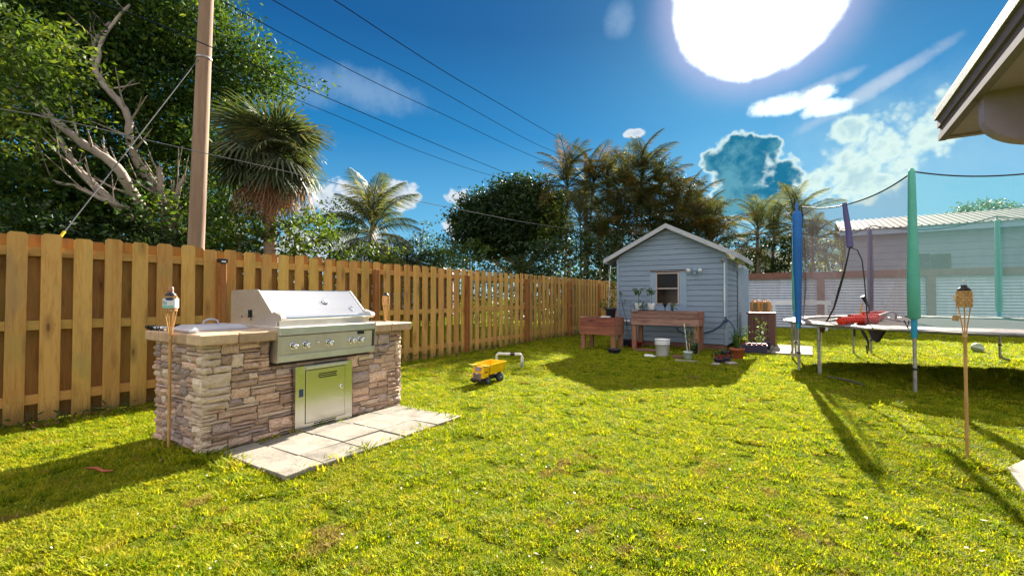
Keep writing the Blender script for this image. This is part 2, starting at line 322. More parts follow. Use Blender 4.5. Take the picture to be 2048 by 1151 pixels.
class MB:
    def __init__(s): s.v=[]; s.f=[]; s.sm=[]
    def add(s,vs,fs,sm=False):
        b=len(s.v); s.v+= [tuple(x) for x in vs]; s.f+=[tuple(i+b for i in f) for f in fs]; s.sm+=[sm]*len(fs); return s
    def box(s,c,d,rot=None,taper=1.0,bev=0.0):
        hx,hy,hz=d[0]/2,d[1]/2,d[2]/2; c=Vector(c)
        if bev<=0:
            vs=[Vector((x*hx*(taper if z>0 else 1),y*hy*(taper if z>0 else 1),z*hz)) for z in(-1,1) for y in(-1,1) for x in(-1,1)]
            fs=[(0,2,3,1),(4,5,7,6),(0,1,5,4),(2,6,7,3),(0,4,6,2),(1,3,7,5)]
        else:
            b=min(bev,hx*.9,hy*.9,hz*.9)
            bm=bmesh.new(); bmesh.ops.create_cube(bm,size=1)
            for v in bm.verts:
                t=taper if v.co.z>0 else 1
                v.co=Vector((v.co.x*2*hx*t,v.co.y*2*hy*t,v.co.z*2*hz))
            bmesh.ops.bevel(bm,geom=bm.edges[:],offset=b,segments=1,affect='EDGES')
            bm.verts.ensure_lookup_table(); bm.verts.index_update()
            vs=[v.co.copy() for v in bm.verts]; fs=[tuple(v.index for v in f.verts) for f in bm.faces]; bm.free()
        M=rot if rot is not None else Matrix.Identity(3)
        return s.add([M@v+c for v in vs],fs)
    def tube(s,pts,r,n=8,caps=True,sm=True):
        pts=[Vector(p) for p in pts]; m=len(pts)
        rs=r if isinstance(r,(list,tuple)) else [r]*m
        vs=[];fs=[]; up=None
        for i,p in enumerate(pts):
            t=(pts[min(i+1,m-1)]-pts[max(i-1,0)]).normalized()
            if up is None:
                up=Vector((0,0,1)) if abs(t.z)<.9 else Vector((1,0,0))
            a=t.cross(up).normalized(); b=a.cross(t).normalized(); up=b
            for j in range(n):
                q=2*math.pi*j/n; vs.append(p+(a*math.cos(q)+b*math.sin(q))*rs[i])
        for i in range(m-1):
            for j in range(n):
                fs.append((i*n+j,i*n+(j+1)%n,(i+1)*n+(j+1)%n,(i+1)*n+j))
        s.add(vs,fs,sm)
        if caps and n>2:
            s.add(vs[:n],[tuple(range(n))[::-1]]); s.add(vs[-n:],[tuple(range(n))])
        return s
    def lathe(s,prof,c=(0,0,0),n=20,sm=True,axis=None):
        vs=[];fs=[]; c=Vector(c); m=len(prof)
        Mx=axis if axis is not None else Matrix.Identity(3)
        for r,z in prof:
            for j in range(n):
                q=2*math.pi*j/n; vs.append(Mx@Vector((r*math.cos(q),r*math.sin(q),z))+c)
        for i in range(m-1):
            for j in range(n): fs.append((i*n+j,i*n+(j+1)%n,(i+1)*n+(j+1)%n,(i+1)*n+j))
        s.add(vs,fs,sm)
        if prof[0][0]>0: s.add(vs[:n],[tuple(range(n))[::-1]])
        if prof[-1][0]>0: s.add(vs[-n:],[tuple(range(n))])
        return s
    def prism(s,poly,h0,h1,fn):       # poly in 2-D, fn(u,v,h) -> xyz
        n=len(poly); vs=[fn(u,v,h0) for u,v in poly]+[fn(u,v,h1) for u,v in poly]
        fs=[tuple(range(n))[::-1],tuple(range(n,2*n))]+[(i,(i+1)%n,n+(i+1)%n,n+i) for i in range(n)]
        return s.add(vs,fs)
    def mesh(s,name,m):
        me=bpy.data.meshes.new(name); me.from_pydata(s.v,[],s.f); me.materials.append(m)
        me.polygons.foreach_set('use_smooth',s.sm); me.update()
        bm=bmesh.new(); bm.from_mesh(me); bmesh.ops.recalc_face_normals(bm,faces=bm.faces); bm.to_mesh(me); bm.free()
        return me
    def build(s,name,m,parent=None,loc=(0,0,0),rot=(0,0,0)):
        o=bpy.data.objects.new(name,s.mesh(name,m)); o.location=loc; o.rotation_euler=rot; return link(o,parent)
def inst(name,me,parent,loc=(0,0,0),rot=(0,0,0),sc=(1,1,1),m=None):
    o=bpy.data.objects.new(name,me); o.location=loc; o.rotation_euler=rot; o.scale=sc; link(o,parent)
    if m is not None: o.material_slots[0].link='OBJECT'; o.material_slots[0].material=m
    return o
def bx(name,m,parent,c,d,rot=None,bev=0,taper=1): return MB().box(c,d,rot,taper,bev).build(name,m,parent)
def tb(name,m,parent,pts,r,n=8): return MB().tube(pts,r,n).build(name,m,parent)
def kids(o): return [x for x in bpy.data.objects if x.parent is o]
def copy_tree(o,parent=None):
    c=o.copy(); COL.objects.link(c); c.parent=parent
    for ch in kids(o): copy_tree(ch,c)
    return c
def rotto(a,b='Z'): return Vector(a).to_track_quat(b,'Y').to_matrix()
def U(a,b): return random.uniform(a,b)

# ------------------------------------------------------------ ground
def gh(x,y):                               # gentle unevenness of the lawn
    return (mnoise.noise(Vector((x*.55,y*.55,0)))*.022+mnoise.noise(Vector((x*1.9,y*1.9,3)))*.011)-.012
gm=bpy.data.materials.new('lawn_soil'); gm.use_nodes=True; nt=gm.node_tree; nt.nodes.clear(); k=N(nt)
out=k.n('ShaderNodeOutputMaterial'); b=k.n('ShaderNodeBsdfPrincipled'); k.l.new(b.outputs[0],out.inputs[0])
pos=k.n('ShaderNodeNewGeometry').outputs['Position']
f1=k.noise(pos,1.3,5,.6); f2=k.noise(pos,38,5,.7); f3=k.noise(pos,7,5,.6)
col=k.ramp(f2,[(.34,(.018,.026,.004)),(.5,(.075,.10,.008)),(.68,(.20,.22,.015))])
col=k.mix(k.m('MULTIPLY',k.ss(f3,.52,.68),.45),col,(.10,.065,.03)); col=k.mix(k.m('MULTIPLY',k.ss(f1,.5,.65),.3),col,(.14,.15,.015))
k.put(b.inputs['Base Color'],col); b.inputs['Roughness'].default_value=.9; b.inputs['Specular IOR Level'].default_value=0
bp=k.n('ShaderNodeBump'); bp.inputs['Strength'].default_value=1; bp.inputs['Distance'].default_value=.04; k.put(bp.inputs['Height'],f2); k.l.new(bp.outputs[0],b.inputs['Normal'])
xs=np.concatenate([[-400,-120,-60,-30,-18],np.arange(-12,12.01,.25),[18,30,60,120,400]])
ys=np.concatenate([[-400,-120,-50,-20,-8],np.arange(-4,26.01,.25),[32,45,70,140,400]])
V=[(x,y,gh(x,y) if -12.1<x<12.1 and -4.1<y<26.1 else -.012) for y in ys for x in xs]
nx=len(xs); Fq=[(j*nx+i,j*nx+i+1,(j+1)*nx+i+1,(j+1)*nx+i) for j in range(len(ys)-1) for i in range(nx-1)]
g=bpy.data.objects.new('ground',np_mesh('ground',V,Fq,4,gm,True)); link(g); tag(g,'mown yellow-green back lawn',None,kind='structure')
# grass tufts (instanced blades)
gmat=bpy.data.materials.new('grass_blade'); gmat.use_nodes=True; nt=gmat.node_tree; nt.nodes.clear(); k=N(nt)
out=k.n('ShaderNodeOutputMaterial'); b=k.n('ShaderNodeBsdfPrincipled'); tr=k.n('ShaderNodeBsdfTranslucent'); mx=k.n('ShaderNodeMixShader'); mx.inputs[0].default_value=.42
k.l.new(mx.outputs[0],out.inputs[0]); k.l.new(b.outputs[0],mx.inputs[1]); k.l.new(tr.outputs[0],mx.inputs[2])
geo=k.n('ShaderNodeNewGeometry'); pos=geo.outputs['Position']; oi=k.n('ShaderNodeObjectInfo').outputs['Random']
p1=k.noise(pos,1.1,5,.6,.4); p2=k.noise(pos,5.5,4,.6); 
f=k.m('ADD',k.m('MULTIPLY',p2,.40),k.m('ADD',k.m('MULTIPLY',oi,.40),k.m('MULTIPLY',geo.outputs['Random Per Island'],.20)))
col=k.ramp(f,[(.25,(.030,.080,.004)),(.42,(.125,.200,.006)),(.58,(.30,.335,.009)),(.80,(.50,.41,.03))])
dry=k.m('MULTIPLY',k.ss(k.m('ADD',k.m('MULTIPLY',p1,.5),k.m('MULTIPLY',p2,.5)),.55,.63),.75)
col=k.mix(dry,col,k.mix(oi,(.20,.125,.05),(.30,.21,.09)))
col=k.mix(k.m('MULTIPLY',k.ss(k.noise(pos,.45,4,.65,.6),.52,.68),.25),col,(.30,.22,.035))
k.put(b.inputs['Base Color'],col); b.inputs['Roughness'].default_value=.65; b.inputs['Specular IOR Level'].default_value=.12
k.put(tr.inputs[0],k.mix(1.0,col,(1.4,1.45,.55),'MULTIPLY'))
tufts=bpy.data.collections.new('grass_tufts')
for q in range(7):
    vs=[];fs=[]
    nbl=15
    for i in range(nbl):
        a=U(0,6.28); r=U(0,.038); ba=a+U(-1.2,1.2); h=U(.016,.036)*(1.3 if q==0 else 1); w=U(.0018,.0034); lean=U(.25,1.15)*h
        p=Vector((math.cos(a)*r,math.sin(a)*r,-.006)); side=Vector((-math.sin(ba),math.cos(ba),0)); dr=Vector((math.cos(ba),math.sin(ba),0))
        m1=p+dr*lean*.35+Vector((0,0,h*.65)); t=p+dr*lean+Vector((0,0,h*U(.8,1.05)))
        b0=len(vs); vs+=[p-side*w,p+side*w,m1+side*w*.9,m1-side*w*.9,t]; fs+=[(b0,b0+1,b0+2,b0+3),(b0+3,b0+2,b0+4)]
    me=bpy.data.meshes.new('grass_tuft'); me.from_pydata(vs,[],fs); me.materials.append(gmat)
    tufts.objects.link(bpy.data.objects.new('grass_tuft',me))
EXCL=[]  # x0,x1,y0,y1 rectangles without grass
PAV=(-4.0,-3.06,1.80,4.02); ISL=(-4.93,-4.0,1.72,3.85)
EXCL+= [(-3.98,-3.08,1.86,3.68),(-4.90,-3.9,1.78,3.80),(-4.2,-1.6,11.75,14.3)]
def inex(x,y):
    for a,b_,c,d in EXCL:
        if a<x<b_ and c<y<d: return True
    return False
cy,sy=math.cos(YAW),math.sin(YAW)
pts=[];scl=[]
def scatter(r0,r1,dens,s0,behind=False):
    a0,a1=R(-52),R(52)
    n=int(dens*(a1-a0)/2*(r1*r1-r0*r0)); r=np.sqrt(rng.uniform(r0*r0,r1*r1,n)); a=rng.uniform(a0,a1,n)
    F_=r*np.cos(a); r_=r*np.sin(a); x=-F_*sy+r_*cy; y=F_*cy+r_*sy
    for X,Y in zip(x,y):
        if X<-14 or X>10 or Y>23 or inex(X,Y): continue
        if X<-6.6 and not behind: continue
        d=mnoise.noise(Vector((X*3.3,Y*3.3,5)))+.6*mnoise.noise(Vector((X*9,Y*9,1)))
        if d<-.50: continue
        pts.append((X,Y,gh(X,Y) if Y<26 else -.012)); scl.append(s0*(1+.62*d)*(1.0 if U(0,1)>.012 else 1.6))
scatter(1.5,4.2,3300,.85); scatter(4.2,7.5,2100,.95); scatter(7.5,12,900,1.25); scatter(12,24,330,1.6,True)
for X0,X1,Y0,Y1,n in ((-4.62,-3.98,1.50,1.74,170),(-3.95,-3.5,1.66,1.84,110),(-3.12,-3.02,1.8,3.7,80),(-3.9,-3.0,3.66,3.76,50),(-3.98,-3.93,1.8,3.7,25),(-6.5,-6.2,.3,12,500),(.85,1.15,4.65,5.0,120),(-4.3,-1.5,11.3,11.7,260),(-4.35,-4.15,6.7,6.95,60)):
    for i in range(n): X,Y=U(X0,X1),U(Y0,Y1); pts.append((X,Y,gh(X,Y))); scl.append(U(1.2,2.3))
gme=bpy.data.meshes.new('grass'); gme.vertices.add(len(pts)); gme.vertices.foreach_set('co',np.array(pts,dtype=np.float32).ravel())
at=gme.attributes.new('scl','FLOAT','POINT'); at.data.foreach_set('value',np.array(scl,dtype=np.float32))
at=gme.attributes.new('rot','FLOAT_VECTOR','POINT'); rr=np.zeros((len(pts),3),dtype=np.float32); rr[:,2]=rng.uniform(0,6.28,len(pts)); rr[:,0]=rng.normal(0,.12,len(pts)); rr[:,1]=rng.normal(0,.12,len(pts))
at.data.foreach_set('vector',rr.ravel())
gro=bpy.data.objects.new('grass',gme); link(gro); tag(gro,'short yellow-green lawn grass blades with dry brown patches','grass',kind='stuff')
ng=bpy.data.node_groups.new('scatter_grass','GeometryNodeTree'); ng.is_modifier=True
ng.interface.new_socket('Geometry',in_out='INPUT',socket_type='NodeSocketGeometry'); ng.interface.new_socket('Geometry',in_out='OUTPUT',socket_type='NodeSocketGeometry')
a=ng.nodes.new('NodeGroupInput'); z=ng.nodes.new('NodeGroupOutput'); iop=ng.nodes.new('GeometryNodeInstanceOnPoints'); ci=ng.nodes.new('GeometryNodeCollectionInfo')
ci.inputs[0].default_value=tufts; ci.inputs['Separate Children'].default_value=True; ci.inputs['Reset Children'].default_value=True
na=ng.nodes.new('GeometryNodeInputNamedAttribute'); na.data_type='FLOAT'; na.inputs[0].default_value='scl'
nr=ng.nodes.new('GeometryNodeInputNamedAttribute'); nr.data_type='FLOAT_VECTOR'; nr.inputs[0].default_value='rot'
ng.links.new(a.outputs[0],iop.inputs['Points']); ng.links.new(ci.outputs[0],iop.inputs['Instance']); iop.inputs['Pick Instance'].default_value=True
ng.links.new(nr.outputs[0],iop.inputs['Rotation']); ng.links.new(na.outputs[0],iop.inputs['Scale']); ng.links.new(iop.outputs[0],z.inputs[0])
gro.modifiers.new('scatter','NODES').node_group=ng

# ------------------------------------------------------------ pavers
pad=thing('paver_path',None,None,(0,0,0)); pad['kind']='structure'
def paver(parent,cx,cy,w,d,th=.04,z=0.0,rz=0):
    b=MB().box((0,0,0),(w,d,th),bev=.006); me=b.mesh('paver',M_paver)
    o=inst('paver',me,parent,(cx,cy,z),(U(-.008,.008),U(-.008,.008),rz+U(-.006,.006))); return o
me_p=[MB().box((0,0,0),(.378,.392,.05),bev=.005).mesh('paver',M_paver) for i in range(2)]
for i,(y0,y1) in enumerate(((1.80,2.10),(2.10,2.50),(2.50,2.91),(2.91,3.32),(3.32,3.72))):
    for (x0,x1,me_) in ((-3.97,-3.745,0),(-3.745,-3.34,1),(-3.34,-3.02,0)):
        inst('paver',me_p[me_],pad,((x0+x1)/2,(y0+y1)/2,U(-.006,.004) if x0>-3.9 else U(-.014,-.004)),(U(-.012,.012),U(-.012,.012),U(-.012,.012)),((x1-x0-.010)/.378,(y1-y0-.010)/.392,1))
bx('paver_bed',M_soil,pad,(-3.49,2.76,-.03),(.94,1.92,.05))
pad2=thing('shed_paver_path',None,None,(0,0,0)); pad2['kind']='structure'
for i in range(5):
    for j in range(4):
        if i>3 and j<1: continue
        inst('paver',me_p[j%2],pad2,(-1.35+.405*j+U(-.012,.012),11.75+.405*i+U(-.012,.012),.015+U(0,.006)),(0,0,U(-.02,.02)),(.98,.96,1))
EXCL.append((-1.5,0,11.6,13.6))
slab=MB().prism([(1.11,4.02),(1.18,4.72),(1.5,5.3),(3.2,5.3),(3.2,3.2),(1.25,3.0),(1.06,3.5)],-.05,.03,lambda u,v,h:(u,v,h)).build('concrete_slab',M_conc); tag(slab,kind='structure')

# ------------------------------------------------------------ board fence on the left
FX=-6.5
fence=thing('board_fence','tall pine shadowbox board fence with dog-eared tops along the left side of the lawn','fence',(FX,0,0))
def board_me(w,h,m):
    e=.022; poly=[(-w/2,0),(w/2,0),(w/2,h-e),(w/2-e,h),(-w/2+e,h),(-w/2,h-e)]
    return MB().prism(poly,-.008,.008,lambda u,v,t:(t,u,v)).mesh('board',m)
FB=[board_me(.151,1.87,M_board),board_me(.146,1.87,M_board),board_me(.160,1.87,M_board_shaded)]
y=-1.10; i=0
posts_y=[-2.2,.36,2.93,5.46,8.03,10.6,13.2,15.75,18.3,20.8]
while y<21.4:
    inst('board',FB[i%2],fence,(.041,y,U(.0,.022)),(U(-.004,.004),U(-.004,.004),U(-.02,.02)),(1,U(.96,1.03),U(.985,1.004)))
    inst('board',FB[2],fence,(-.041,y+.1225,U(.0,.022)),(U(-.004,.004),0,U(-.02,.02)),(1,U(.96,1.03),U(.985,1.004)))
    y+=.245; i+=1
for zz in (.235,.97,1.70):
    for a_,b_ in zip(posts_y[:-1],posts_y[1:]):
        bx('rail',M_rail,fence,(0,(a_+b_)/2,zz+U(-.008,.008)),(.064,b_-a_-.004,.092))
for py in posts_y:
    bx('post',M_post,fence,(.096,py,.88),(.09,.09,1.72+.0),bev=.006)
nl=MB(); y=-1.10
while y<9:
    for zz in (.235,.97,1.70):
        for dy in (-.038,.038): nl.add([(.0502,y+dy-.003,zz-.003),(.0502,y+dy+.003,zz-.003),(.0502,y+dy+.003,zz+.003),(.0502,y+dy-.003,zz+.003)],[(0,1,2,3)])
    y+=.245
o=nl.build('nail_heads',M_dark,fence); o['kind']='stuff'
# solar cap light on the first post
cl=thing('post_light','small black solar light on top of the fence post left of the grill hood','lamp',(FX+.105,2.93,1.74))
MB().prism([(-.055,0),(.055,0),(.045,-.045),(0,-.06),(-.045,-.045)],-.02,.05,lambda u,v,t:(t,u,v)).build('housing',M_black,cl)
bx('solar_panel',M_navy,cl,(.015,0,.004),(.06,.09,.006)); bx('lens',M_white,cl,(.052,0,-.03),(.004,.05,.018))
# weeds and dry leaves along the foot of the fence
def np_obj(name,V,F_,nv,m,parent=None,smooth=False):
    o=bpy.data.objects.new(name,np_mesh(name,V,F_,nv,m,smooth)); return link(o,parent)
def leaves(C,n,sx,size,asp=.42,up=.35,rs=rng):
    """n leaf rhombi gaussian-spread round each centre"""
    C=np.asarray(C,float).reshape(-1,3); K=len(C)
    P=np.repeat(C,n,axis=0)+rs.normal(0,1,(K*n,3))*np.asarray(sx)
    M=len(P); nrm=rs.normal(0,1,(M,3)); nrm[:,2]=np.abs(nrm[:,2])+up; nrm/=np.linalg.norm(nrm,axis=1)[:,None]
    t=rs.normal(0,1,(M,3)); u=np.cross(nrm,t); u/=np.linalg.norm(u,axis=1)[:,None]; v=np.cross(nrm,u)
    s=size*rs.uniform(.6,1.35,M)[:,None]
    Vv=np.stack([P-u*s,P+v*s*asp-u*s*.1,P+u*s,P-v*s*asp-u*s*.1],axis=1).reshape(-1,3)
    return Vv,np.arange(M*4).reshape(-1,4)
wv=[(-6.38+U(-.04,.10),U(.2,14),U(.02,.10)) for i in range(130)]
V,Fq=leaves(wv,5,(.05,.07,.035),.035,.25,0); tag(np_obj('fence_weeds',V,Fq,4,M_lg),'thin green weeds growing at the foot of the board fence','weeds',kind='stuff')
V,Fq=leaves([(-6.36+U(-.05,.12),U(.3,9),.02) for i in range(90)],3,(.05,.08,.006),.03,.5,2.5); tag(np_obj('leaf_litter',V,Fq,4,M_dead),'dry brown leaves scattered under the board fence','leaves',kind='stuff')

# ------------------------------------------------------------ stone grill island
IX0,IX1,IY0,IY1=-4.90,-4.03,1.71,3.82
isl=thing('grill_island','outdoor kitchen island faced in rough ledger stone with tiled counter ends','outdoor kitchen',(IX1,IY0,0))
def L(x,y,z): return (x-IX1,y-IY0,z)
GY0,GY1=2.27,3.35; CZ=.955; DY0,DY1,DZ=2.47,3.07,.61
core=MB()
core.box(L((IX0+IX1)/2-.03,(IY0+GY0)/2,.43),(IX1-IX0-.06,GY0-IY0-.05,.86)); core.box(L((IX0+IX1)/2-.03,(IY1+GY1)/2,.43),(IX1-IX0-.06,IY1-GY1-.05,.86))
core.box(L((IX0+IX1)/2-.03,(GY1+GY0)/2,.33),(IX1-IX0-.06,GY1-GY0+.06,.66)); core.build('core',M_mortar,isl)
def stone_me(seed):
    rnd=random.Random(seed); nu,nv=4,3; vs=[];fs=[]
    for j in range(nv+1):
        for i in range(nu+1):
            u=i/nu-.5; v=j/nv-.5; edge=(i in(0,nu)) or (j in (0,nv))
            x=.5-(.30 if edge else 0)+rnd.uniform(-.16,.16)
            u2=u*(.985 if not edge else .97)+(rnd.uniform(-.02,.02)); v2=v*.96+rnd.uniform(-.035,.035)
            vs.append((x,u2,v2))
    ring=[i for i in range(nu+1)]+[ (nu+1)*(j+1)-1 for j in range(1,nv)]+[(nu+1)*nv+i for i in range(nu,-1,-1)]+[(nu+1)*j for j in range(nv-1,0,-1)]
    for j in range(nv):
        for i in range(nu): a=j*(nu+1)+i; fs.append((a,a+1,a+nu+2,a+nu+1))
    b=len(vs)
    for r_ in ring: x,u,v=vs[r_]; vs.append((-.6,u,v))
    for i in range(len(ring)): n2=(i+1)%len(ring); fs.append((ring[i],b+i,b+n2,ring[n2]))
    mb=MB(); mb.add(vs,fs); return mb.mesh('stone',M_stone)
STN=[stone_me(100+i) for i in range(14)]
def ashlar(Wd,Ht,seed,free=lambda u,v:True,ux=.02,uz=.029):
    rnd=random.Random(seed); nx_=int(round(Wd/ux)); nz_=int(round(Ht/uz)); occ=[[not free((i+.5)*ux,(j+.5)*uz) for i in range(nx_)] for j in range(nz_)]
    outl=[]
    for j in range(nz_):
        i=0
        while i<nx_:
            if occ[j][i]: i+=1; continue
            run=0
            while i+run<nx_ and not occ[j][i+run]: run+=1
            h=rnd.choices([1,2,3,4],[.36,.40,.17,.07])[0]; h=min(h,nz_-j)
            w=int(rnd.uniform(.075,.27)/ux*(1.25 if h==1 else (.85 if h>=3 else 1)))
            if run-w<4: w=run if run<=16 else run//2
            w=min(w,run)
            while h>1 and any(occ[j+q][i+p] for q in range(h) for p in range(w)): h-=1
            for q in range(h):
                for p in range(w): occ[j+q][i+p]=True
            outl.append((i*ux,j*uz,w*ux,h*uz)); i+=w
    return outl
def free_front(u,v):
    y=IY0+u
    if DY0-.0<y<DY1+.0 and v<DZ: return False
    if GY0-.03<y<GY1+.01 and v>.645: return False
    return True
def put_stone(face,u,v,w,h,cream):
    d=U(.045,.085) if h>.05 else U(.04,.07)
    p=random.random(); m=M_stone_c if (cream or p<.12) else (M_stone_g if p<.36 else M_stone)
    me=random.choice(STN); gp=.004
    if face=='f': inst('stone',me,isl,L(IX1-.015,IY0+u+w/2,v+h/2-.005),(U(-.012,.012),0,U(-.02,.02)),(d,w-gp,h-gp),m)
    else: inst('stone',me,isl,L(IX1-u-w/2,IY0+.015,v+h/2-.005),(0,U(-.012,.012),R(-90)+U(-.02,.02)),(d,w-gp,h-gp),m)
for u,v,w,h in ashlar(IY1-IY0,.872,5,free_front): put_stone('f',u,v,w,h,u<.03 and random.random()<.85)
for u,v,w,h in ashlar(IX1-IX0,.872,9): put_stone('s',u,v,w,h,u<.02 and random.random()<.7)
for u,v,w,h in ashlar(IX1-IX0,.872,12):
    if u<.5: inst('stone',random.choice(STN),isl,L(IX1-u-w/2,IY1-.015,v+h/2-.005),(0,0,R(90)),(.06,w-.004,h-.004))
# counter tiles: bullnosed blocks
def ctile(x0,x1,y0,y1,th=.088):
    bx('counter_tile',M_tile,isl,L((x0+x1)/2,(y0+y1)/2,CZ-th/2),(x1-x0-.005,y1-y0-.005,th),bev=.010)
cxs=[-5.02,-4.72,-4.45,-4.20,-3.965]
for i in range(4):
    for (y0,y1) in ((1.66,1.96),(1.96,GY0+.035)): ctile(cxs[i],cxs[i+1],y0,y1)
for i in range(4):
    for (y0,y1) in ((GY1-.01,3.62),(3.62,3.93)): ctile(cxs[i],cxs[i+1],y0,y1)
ctile(-5.02,-4.86,GY0+.035,2.8); ctile(-5.02,-4.86,2.8,GY1-.01)
bx('counter_bed',M_mortar,isl,L(-4.5,2.8,.86),(.86,2.10,.02))
# access door
ad=bx('access_door',M_steel,isl,L(-3.993,(DY0+DY1)/2,.298),(.048,DY1-DY0+.022,.615))
bx('door_recess',M_dark,isl,L(-3.9685,2.775,.315),(.003,.437,.497)); 
ip=bx('door_panel',M_steel,isl,L(-3.9655,2.775,.315),(.006,.428,.488),bev=.002)
bx('header_lip',M_steelr,isl,L(-3.962,2.79,.589),(.03,.46,.028))
ve=MB()
for row,(zz,n_,o_) in enumerate(((.515,9,0),(.497,9,-.011),(.479,9,0))):
    for q in range(n_): ve.box(L(-3.9605,2.705+o_+q*.0225,zz),(.003,.016,.010))
for row,(zz,n_,o_) in enumerate(((.052,11,0),(.034,11,-.011),(.016,11,0))):
    for q in range(n_): ve.box(L(-3.9675,2.66+o_+q*.0225,zz),(.003,.016,.010))
o=ve.build('vent_slots',M_dark,isl)
bx('black_latch',M_navy,isl,L(-3.967,2.517,.36),(.006,.038,.07))
lk=MB().lathe([(.022,0),(.024,.006),(.020,.012),(.012,.010),(.0,.010)],L(-3.962,2.948,.36),16,axis=rotto((1,0,0))).build('lock',M_chrome,isl); bx('key_slot',M_dark,lk,Vector(L(-3.950,2.948,.36)),(.003,.004,.014))
for zz in (.12,.06): MB().lathe([(.004,0),(.003,.003),(0,.003)],L(-3.969,3.045,zz),8,axis=rotto((1,0,0))).build('screw',M_chrome,isl)

# ------------------------------------------------------------ gas grill in the island
gr=thing('gas_grill','stainless steel built-in gas grill with closed hood and chrome knobs set in the stone island','grill',(-4.0,GY0,CZ))
def Q(x,y,z): return (x+4.0,y-GY0,z-CZ)
HY0,HY1=2.36,3.42
prof=[(-4.95,.965),(-4.95,1.29),(-4.93,1.318),(-4.47,1.322),(-4.44,1.315),(-4.17,1.075),(-4.13,1.03),(-4.13,.985),(-4.13,.965)]
def hoodface(y0,y1,pr,name,m): return MB().prism(pr,y0,y1,lambda u,v,t:Q(u,t,v)).build(name,m,gr)
hd=hoodface(HY0+.012,HY1-.012,prof,'hood',M_steel)
rim=[(a_+(.004 if i>3 else 0),b_+(.004 if 1<i<6 else 0)) for i,(a_,b_) in enumerate(prof)]
hoodface(HY0,HY0+.014,rim,'hood_side',M_steelr); hoodface(HY1-.014,HY1,rim,'hood_side',M_steelr)
bx('hood_skirt',M_steelr,gr,Q(-4.118,(HY0+HY1)/2,1.005),(.02,HY1-HY0-.04,.07))
bx('hood_lip',M_steel,gr,Q(-4.15,(HY0+HY1)/2,1.052),(.05,HY1-HY0-.03,.008))
hb=MB().tube([Q(-4.035,HY0+.0,1.055),Q(-4.035,HY1-.02,1.055)],.0145,14).build('handle',M_chrome,gr)
for yy in (HY0+.01,HY1-.03):
    MB().prism([(-4.175,1.10),(-4.15,1.115),(-4.035,1.085),(-4.015,1.06),(-4.03,1.035),(-4.12,1.02)],yy-.022,yy+.022,lambda u,v,t:Q(u,t,v)).build('handle_bracket',M_steelr,gr)
ax=Vector((.66,0,.75)).normalized()
tg=MB().lathe([(.036,-.004),(.037,.004),(.031,.009),(.027,.006),(0,.006)],Q(-4.305,2.99,1.205),22,axis=rotto(ax)).build('thermometer',M_chrome,gr)
MB().lathe([(.025,.0),(.025,.0072),(0,.0072)],Q(-4.305,2.99,1.205),22,axis=rotto(ax)).build('dial',M_white,tg)
bx('needle',M_black,tg,Vector(Q(-4.299,2.985,1.213)),(.022,.003,.003),rot=rotto(ax)@Matrix.Rotation(.6,3,'Z'))
M_eb=MB(); 
M_eb.lathe([(1,-.002),(1,.003),(.9,.006),(0,.006)],(0,0,0),20); 
em=inst('emblem',M_eb.mesh('emblem',M_chrome),gr,Q(-4.225,3.265,1.128),rotto(ax).to_euler(),(.018,.036,1))
# rotisserie bracket on the hood side
rb=bx('rotisserie_bracket',M_black,gr,Q(-4.56,HY0-.012,1.09),(.03,.025,.075)); bx('bracket_tab',M_steelr,rb,Q(-4.50,HY0-.008,1.10),(.018,.014,.055)); bx('bracket_tab',M_steelr,rb,Q(-4.66,HY0-.008,1.095),(.012,.014,.065)); bx('bracket_bar',M_steelr,rb,Q(-4.61,HY0-.01,1.075),(.08,.01,.02))
for xx,zz in ((-4.73,1.06),(-4.56,1.035)): MB().lathe([(.010,0),(.008,.004),(0,.004)],Q(xx,HY0-.001,zz),10,axis=rotto((0,-1,0))).build('bolt',M_black,gr)
# control panel
bx('firebox',M_steelr,gr,Q(-4.42,(GY0+GY1)/2,.83),(.80,GY1-GY0-.02,.30))
MB().prism([(-4.10,.665),(-3.945,.665),(-3.925,.985),(-4.10,.985)],GY0,GY0+.008,lambda u,v,t:Q(u,t,v)).build('end_plate',M_steelr,gr)
MB().prism([(-4.10,.665),(-3.945,.665),(-3.925,.985),(-4.10,.985)],GY1-.008,GY1,lambda u,v,t:Q(u,t,v)).build('end_plate',M_steelr,gr)
bx('control_panel',mat('panel_steel',(.58,.53,.43),(.50,.45,.36),scale=3,rough=.5,metal=.35,bump=.02,rnd=0,fine=.04),gr,Q(-3.958,(GY0+GY1)/2-.01,.815),(.02,GY1-GY0-.05,.17),rot=Matrix.Rotation(R(4),3,'Y'))
bx('panel_top',M_steelr,gr,Q(-4.01,(GY0+GY1)/2,.945),(.17,GY1-GY0-.018,.072),bev=.006)
bx('panel_bottom',M_steelr,gr,Q(-4.02,(GY0+GY1)/2,.698),(.155,GY1-GY0-.018,.060),bev=.003)
bx('maker_plate',M_black,gr,Q(-3.943,3.165,.883),(.004,.085,.03))
ka=Vector((1,0,-.06)).normalized()
for yy in (2.42,2.545,2.79,3.055,3.16):
    kn=MB().lathe([(.034,0),(.036,.004),(.033,.010),(.028,.012)],Q(-3.949,yy,.808),22,axis=rotto(ka)).build('knob_bezel',M_chrome,gr)
    MB().lathe([(.023,.008),(.024,.022),(.020,.024)],Q(-3.949,yy,.808),20,axis=rotto(ka)).build('knob_collar',M_black,kn)
    MB().lathe([(.024,.022),(.0255,.030),(.024,.050),(.018,.060),(0,.063)],Q(-3.949,yy,.808),22,axis=rotto(ka)).build('knob',M_chrome,kn)
